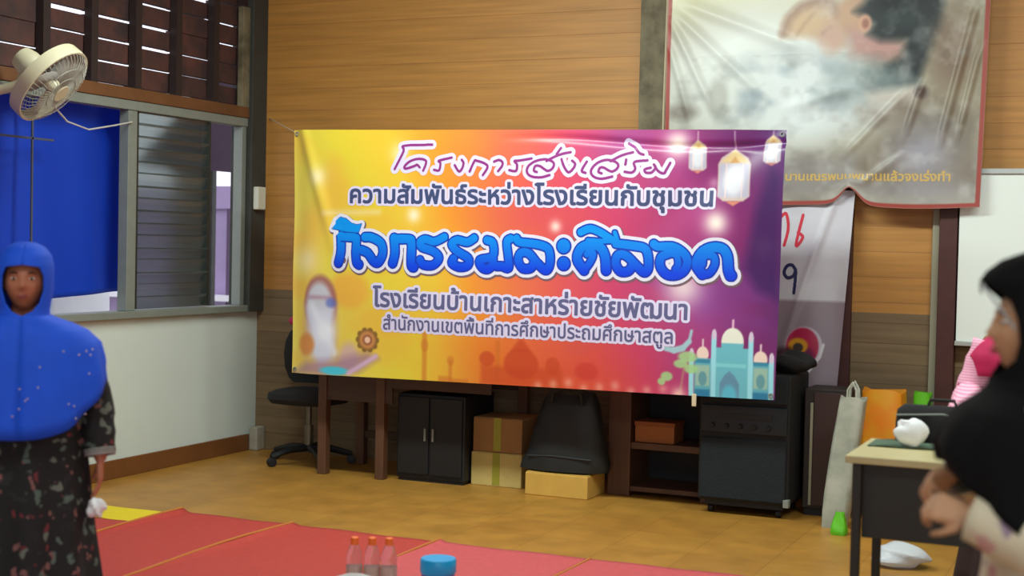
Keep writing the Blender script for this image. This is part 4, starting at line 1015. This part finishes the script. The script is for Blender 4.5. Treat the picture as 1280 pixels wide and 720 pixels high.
def head_mesh(b, c, F, U, k=1.0):
    """a head with brow, sockets, nose, lips, chin and ears about the centre c"""
    F = Vector(F).normalized(); U = Vector(U); U = (U - F * U.dot(F)).normalized(); Lv = U.cross(F); nU, nV = 56, 40; rs = []
    for i in range(nV + 1):
        th = math.pi * (i + .05) / (nV + .1); z = -math.cos(th); ring = []
        for j in range(nU):
            ph = 2 * math.pi * j / nU; x = math.sin(th) * math.cos(ph); y = math.sin(th) * math.sin(ph)
            X, Y, Z = .092 * x, .073 * y, .112 * z
            if z < 0: X *= 1 - .10 * z * z * (x < 0); Y *= 1 - .30 * (-z) ** 1.6; X += .008 * (-z) * (x > 0)
            g = lambda yy, zz, sy, sz: math.exp(-((Y - yy) / sy) ** 2 - ((Z - zz) / sz) ** 2) if x > 0 else 0
            X += .020 * g(0, -.016, .011, .014) + .010 * g(0, .006, .009, .02) + .006 * g(.013, -.020, .007, .008) + .006 * g(-.013, -.020, .007, .008)
            X += .005 * (g(.03, .030, .022, .010) + g(-.03, .030, .022, .010)) - .009 * (g(.032, .012, .016, .012) + g(-.032, .012, .016, .012))
            X += .007 * g(0, -.047, .022, .006) + .007 * g(0, -.058, .019, .006) - .003 * g(0, -.052, .02, .003) + .008 * g(0, -.088, .02, .014) + .004 * (g(.045, -.02, .018, .02) + g(-.045, -.02, .018, .02))
            ring.append(c + (F * X + Lv * Y + U * Z) * k)
        rs.append(ring)
    b.rings(rs)
    for s in (-1, 1):
        E = Matrix((F, Lv, U)).transposed().to_4x4(); E.translation = c
        b.ball((-.008 * k, s * .074 * k, -.004 * k), (.018 * k, .008 * k, .03 * k), E, 12)
    return F, Lv, U


def person(base, fwd, H, skin, label, headF=None, headC=None, arms=None, group=None):
    """arms: {'left': [shoulder, elbow, wrist, hand direction, palm, curl], ...} in the body's own (forward, left, up) metres"""
    P = frame(base, fwd); fw = P(1, 0, 0) - P(0, 0, 0); k = H / 1.6
    r = empty('person', (base[0], base[1], 0), label, 'person', group); b = MB()
    hc = headC or P(.02, 0, H - .118 * k * 1.02); hF = headF or fw
    F, Lv, U = head_mesh(b, hc, hF, (0, 0, 1), k * 1.03)
    neck = P(0, 0, .835 * H)
    chain(b, [neck, hc + Vector((0, 0, -.05 * k)) - F * .012], [.052 * k, .050 * k])
    for z, wl_, wf2 in ((.80, .14, .075), (.76, .155, .09), (.70, .145, .095), (.63, .125, .085), (.57, .145, .09), (.51, .155, .10)):
        for s in (-1, 1): capsule(b, P(0, s * (wl_ - wf2) * k, z * H), P(0, 0, (z - .03) * H), wf2 * k, wf2 * k)
    capsule(b, P(0, -.12 * k, .805 * H), P(0, .12 * k, .805 * H), .052 * k, .052 * k)
    for s in (-1, 1):
        chain(b, [P(0, s * .085 * k, .51 * H), P(.01, s * .085 * k, .275 * H), P(-.02, s * .085 * k, .05 * H)], [.082 * k, .052 * k, .036 * k])
        chain(b, [P(-.03, s * .085 * k, .035 * k), P(.06, s * .09 * k, .04 * k), P(.15, s * .095 * k, .024 * k)], [.034 * k, .034 * k, .022 * k])
    pts = {}
    for side, A in (arms or {}).items():
        s = 1 if side == 'left' else -1
        sh_, el, wr = (P(*q) for q in A[:3]); dv = P(*A[3]) - P(0, 0, 0); pl = P(*A[4]) - P(0, 0, 0)
        chain(b, [sh_, el, wr], [.048 * k, .038 * k, .025 * k]); hand(b, wr, dv, pl, k * 1.02, A[5], A[6] if len(A) > 6 else s)
        pts[side] = (sh_, el, wr)
    tmp = b.build('tmp', skin); md = tmp.modifiers.new('r', 'REMESH'); md.mode = 'VOXEL'; md.voxel_size = .0052; sm = tmp.modifiers.new('s', 'SMOOTH'); sm.factor = .5; sm.iterations = 3
    dg = bpy.context.evaluated_depsgraph_get(); dg.update(); me = bpy.data.meshes.new_from_object(tmp.evaluated_get(dg)); bpy.data.objects.remove(tmp)
    me.name = 'body'; me.materials.clear(); me.materials.append(skin); me.polygons.foreach_set('use_smooth', [True] * len(me.polygons))
    body = bpy.data.objects.new('body', me); C.objects.link(body); me.transform(Matrix.Translation(-Vector(r.location))); body.parent = r
    # eyes, brows and lips
    E = Matrix((F, Lv, U)).transposed().to_4x4(); E.translation = hc; kk = k * 1.03
    for s in (-1, 1):
        ey = MB().ball((.0765 * kk, s * .031 * kk, .012 * kk), (.0085 * kk, .0115 * kk, .0048 * kk), E, 14).build('eye', M_eye, r)
        MB().ball((.0835 * kk, s * .031 * kk, .012 * kk), (.0028 * kk, .0056 * kk, .0047 * kk), E, 12).build('iris', M_iris, ey)
        MB().tube([E @ (Vector(q) * kk) for q in ((.0875, s * .016, .030), (.0865, s * .030, .035), (.079, s * .046, .031))], [.0022, .003, .0016], 6).build('eyebrow', M_brow, r)
    MB().tube([E @ (Vector(q) * kk) for q in ((.088, -.020, -.051), (.0965, -.009, -.0475), (.0975, 0, -.0485), (.0965, .009, -.0475), (.088, .020, -.051))], [.0015, .0035, .0035, .0035, .0015], 8).tube([E @ (Vector(q) * kk) for q in ((.088, -.019, -.053), (.0955, 0, -.058), (.088, .019, -.053))], [.0015, .0045, .0015], 8).build('lips', M_lip, r)
    return r, P, E, kk, pts


def hijab(name, r, E, k, rows, m_, n=64, hem=None, ripple=.008, solid=.003):
    """rows: (z, half width, half depth, forward shift, opening half-angle) about the head; hem(angle) shifts the last rows"""
    RR = []; nr = len(rows)
    zs = [q[0] for q in rows]; fine = []
    for i in range(nr - 1):
        for t in (0, .34, .67): fine.append([rows[i][j] * (1 - t) + rows[i + 1][j] * t for j in range(5)])
    fine.append(list(rows[-1])); low = rows[-1][0]
    for z, wl_, wf2, sf, op in fine:
        ring = []; dr = max(0, min(1, (-.16 - z) / .25))
        for j in range(n + 1):
            a = op + (2 * math.pi - 2 * op) * j / n
            q = 1 + ripple / max(wl_, .05) * dr * (math.sin(9 * a + z * 6) + .6 * math.sin(15 * a - z * 9)); zz = z
            if hem and z < -.14: zz = z + hem(a) * ((-.14 - z) / (-.14 - low)) ** 1.3
            ring.append(E @ Vector(((sf + wf2 * math.cos(a) * q) * k, wl_ * math.sin(a) * q * k, zz * k)))
        RR.append(ring)
    b = MB().rings(RR, closed=False, cap=False)
    return b.build(name, m_, r, solid=solid)


def skirt(name, r, P, rows, m_, n=56, amp=.02, nf=9):
    """rows: (z, half width, half depth, forward shift)"""
    RR = []; top = rows[0][0]; bot = rows[-1][0]
    for i in range(len(rows) - 1):
        for t in (0, .25, .5, .75):
            q = [rows[i][j] * (1 - t) + rows[i + 1][j] * t for j in range(4)]; g = amp * ((top - q[0]) / (top - bot)) ** 1.2
            RR.append([P(q[3] + (q[2] + g * math.sin(nf * a)) * math.cos(a), (q[1] + g * math.sin(nf * a + 1)) * math.sin(a), q[0]) for a in np.linspace(0, 2 * math.pi, n, endpoint=False)])
    q = rows[-1]; RR.append([P(q[3] + (q[2] + amp * math.sin(nf * a)) * math.cos(a), (q[1] + amp * math.sin(nf * a + 1)) * math.sin(a), q[0]) for a in np.linspace(0, 2 * math.pi, n, endpoint=False)])
    return MB().rings(RR, True, False).build(name, m_, r, solid=.003)


def sleeve(r, pts, rad, m_, name='sleeve', n=20):
    pts = [Vector(p) for p in pts]; q = []; rr = []
    for i in range(len(pts) - 1):
        for t in np.linspace(0, 1, 8, endpoint=False): q.append(pts[i].lerp(pts[i + 1], t)); rr.append((rad[i] * (1 - t) + rad[i + 1] * t) * (1 + .05 * math.sin(len(q) * 1.9)))
    q.append(pts[-1]); rr.append(rad[-1])
    return MB().tube(q, rr, n, cap=False).build(name, m_, r, solid=.003)


M_skin = mat('brown_skin', (178, 110, 84), .55, .06, 20); M_skin2 = mat('tan_skin', (186, 138, 104), .55, .06, 20); M_skin3 = mat('warm_skin', (150, 98, 74), .55, .06, 20)
M_eye = mat('eye_white', (226, 222, 216), .2); M_iris = mat('dark_iris', (30, 20, 16), .15); M_brow = mat('dark_brow', (34, 24, 22), .8); M_lip = mat('lip', (156, 78, 72), .45)

# --- woman walking at the left, blue headscarf
M_bluecloth = mat('royal_blue_cloth', (10, 84, 232), .75, .12, 7)
M_flor = floral('black_floral_cloth', (16, 16, 20), ((80, 96, 90), (30, 30, 34), (104, 36, 44), (100, 106, 98), (24, 26, 28), (120, 80, 78)), 22, .40)
toC = Vector((3.47, -3.82, 0)).normalized(); f1 = toC + Vector((-.915, -.402, 0)) * .10
base1 = (-3.50, 3.84)
arms1 = {'left': [(0, .155, 1.118), (-.01, .235, .92), (.03, .255, .735), (.05, 0, -1), (0, -1, 0), .35, 1], 'right': [(0, -.155, 1.118), (-.02, -.23, .92), (.03, -.24, .735), (.06, 0, -1), (0, 1, 0), .35, -1]}
p1, P1, E1, k1, pt1 = person(base1, f1, 1.445, M_skin, 'person in a royal blue headscarf and black floral dress walking at the left', arms=arms1)
skirt('dress', p1, P1, ((1.19, .10, .075, 0), (1.15, .19, .10, 0), (1.0, .19, .125, 0), (.82, .20, .13, 0), (.5, .23, .18, 0), (.06, .29, .25, .01)), M_flor)
for s in ('left', 'right'):
    a, e, w = pt1[s]; sleeve(p1, [a, e, e.lerp(w, .9)], [.066, .06, .052], M_flor)
    sleeve(p1, [e.lerp(w, .86), e.lerp(w, .98)], [.054, .050], mat('grey_cuff', (150, 152, 150), .8), 'cuff')
hrows1 = ((.143, .006, .006, -.01, 0), (.140, .035, .04, -.01, 0), (.124, .068, .082, -.01, 0), (.095, .090, .106, -.008, 0), (.062, .098, .113, -.004, 0.0), (.054, .099, .113, -.003, .62), (.02, .100, .112, 0, .80), (-.03, .098, .110, 0, .82), (-.075, .092, .106, .004, .70), (-.105, .088, .102, .01, .42), (-.122, .090, .102, .012, 0), (-.136, .125, .112, .008, 0), (-.155, .172, .125, .0, 0), (-.185, .222, .14, .0, 0), (-.25, .268, .16, .0, 0), (-.36, .288, .18, 0, 0), (-.49, .296, .20, 0, 0))
hijab('headscarf', p1, E1, k1, hrows1, M_bluecloth, hem=lambda a: -.07 * math.cos(a) ** 2 + .13 * math.sin(a) ** 4)
sq = MB(); q = random.Random(4)
for _ in range(26):
    a = q.uniform(-1.2, 1.2); z = q.uniform(-.5, -.2); w = .285; sq.ball(E1 @ Vector(((.19 * math.cos(a) + .012) * k1, w * math.sin(a) * k1, z * k1)), .0035, n=8)
tag(sq.build('sequins', mat('silver_sequin', (236, 238, 246), .15, metal=.6), p1), kind='stuff')
wr = pt1['left'][2]
crumple('paper_tissue', 'small white tissue held in the hand of the person in the blue headscarf', 'tissue', tuple(P1(.075, .245, .565)), (.03, .03, .035), M_tissue, 21)

# --- woman in black at the right, reaching to the left
M_blackcloth = mat('black_chiffon', (7, 7, 10), .9, .2, 9, spec=.2)
M_cflor = floral('cream_floral_cloth', (206, 194, 170), ((150, 130, 150), (206, 190, 160), (196, 150, 146), (120, 116, 132), (222, 212, 192), (176, 170, 150)), 16, .40)
f2 = Vector((-.969, -.240, 0)); base2 = (-.175, 3.285)
arms2 = {'left': [(0, .165, 1.19), (.0, .20, .90), (.165, .135, .955), (.8, -.2, .15), (-.1, -.8, -.5), 1.15, 1], 'right': [(0, -.165, 1.19), (.02, -.19, .97), (.165, -.06, 1.02), (.85, .3, -.2), (-.1, .6, -.7), 1.1, -1]}
p2, P2, E2, k2, pt2 = person(base2, f2, 1.475, M_skin2, 'person in a black headscarf and cream floral sleeves, seen side-on at the right edge', headC=Vector((-.205, 3.272, 1.345)), arms=arms2)
skirt('dress', p2, P2, ((1.21, .10, .075, 0), (1.17, .18, .10, 0), (1.0, .18, .12, 0), (.82, .19, .125, 0), (.5, .22, .17, 0), (.06, .28, .24, .01)), M_cflor)
for s in ('left', 'right'):
    a, e, w = pt2[s]; sleeve(p2, [a, e, w.lerp(e, -.04)], [.072, .080, .054], M_cflor)
hrows2 = ((.172, .006, .006, -.015, 0), (.168, .04, .045, -.012, 0), (.150, .072, .088, -.008, 0), (.125, .090, .112, 0, 0), (.104, .096, .122, .004, 0), (.098, .096, .122, .004, .40), (.06, .094, .108, .0, .86), (.02, .093, .104, 0, 1.0), (-.03, .092, .102, 0, 1.05), (-.07, .088, .098, .0, .95), (-.098, .084, .094, .002, .6), (-.118, .082, .090, .006, 0), (-.14, .095, .10, .01, 0), (-.17, .16, .125, .012, 0), (-.20, .20, .15, .015, 0), (-.26, .215, .175, .02, 0), (-.36, .23, .20, .015, 0), (-.47, .25, .20, .0, 0))
hijab('headscarf', p2, E2, k2, hrows2, M_blackcloth, hem=lambda a: .16 * max(0, math.cos(a)) ** 1.2)
b = MB(); b.tube([E2 @ (Vector(q) * k2) for q in ((.118, -.045, .075), (.123, -.02, .095), (.124, 0, .099), (.123, .02, .095), (.116, .045, .078), (.09, .072, .04), (.062, .083, 0))], .003, 8).build('under_scarf', mat('pale_under_scarf', (150, 152, 156), .8), p2)

# --- person in pink behind the table
M_pinkc = mat('magenta_cloth', (190, 22, 84), .75, .15, 8); M_pstripe = stripes('pink_striped_cloth', (226, 132, 172), (240, 196, 214), 28)
base3 = (-.43, 6.42); f3 = Vector((-.05, -1, 0))
arms3 = {'right': [(0, -.155, 1.12), (.03, -.225, .90), (.40, -.215, .815), (1, .05, -.12), (0, .1, -1), .45, -1], 'left': [(0, .155, 1.12), (-.01, .215, .9), (.05, .22, .70), (.1, 0, -1), (0, -1, 0), .35, 1]}
p3, P3, E3, k3, pt3 = person(base3, f3, 1.40, M_skin3, 'person in a magenta headscarf with pink striped sleeves behind the work table', arms=arms3)
skirt('dress', p3, P3, ((1.15, .10, .075, 0), (1.11, .18, .10, 0), (.95, .18, .12, 0), (.8, .19, .125, 0), (.5, .21, .16, 0), (.06, .27, .22, .01)), mat('dark_brown_cloth', (52, 34, 34), .8, .2, 8))
for s in ('left', 'right'):
    a, e, w = pt3[s]; sleeve(p3, [a, e, w.lerp(e, .1)], [.075, .072, .058], M_pstripe)
hijab('headscarf', p3, E3, k3, [(z, a_, b_, c_, d_) for z, a_, b_, c_, d_ in hrows1[:-2]] + [(-.34, .24, .165, 0, 0)], M_pinkc)
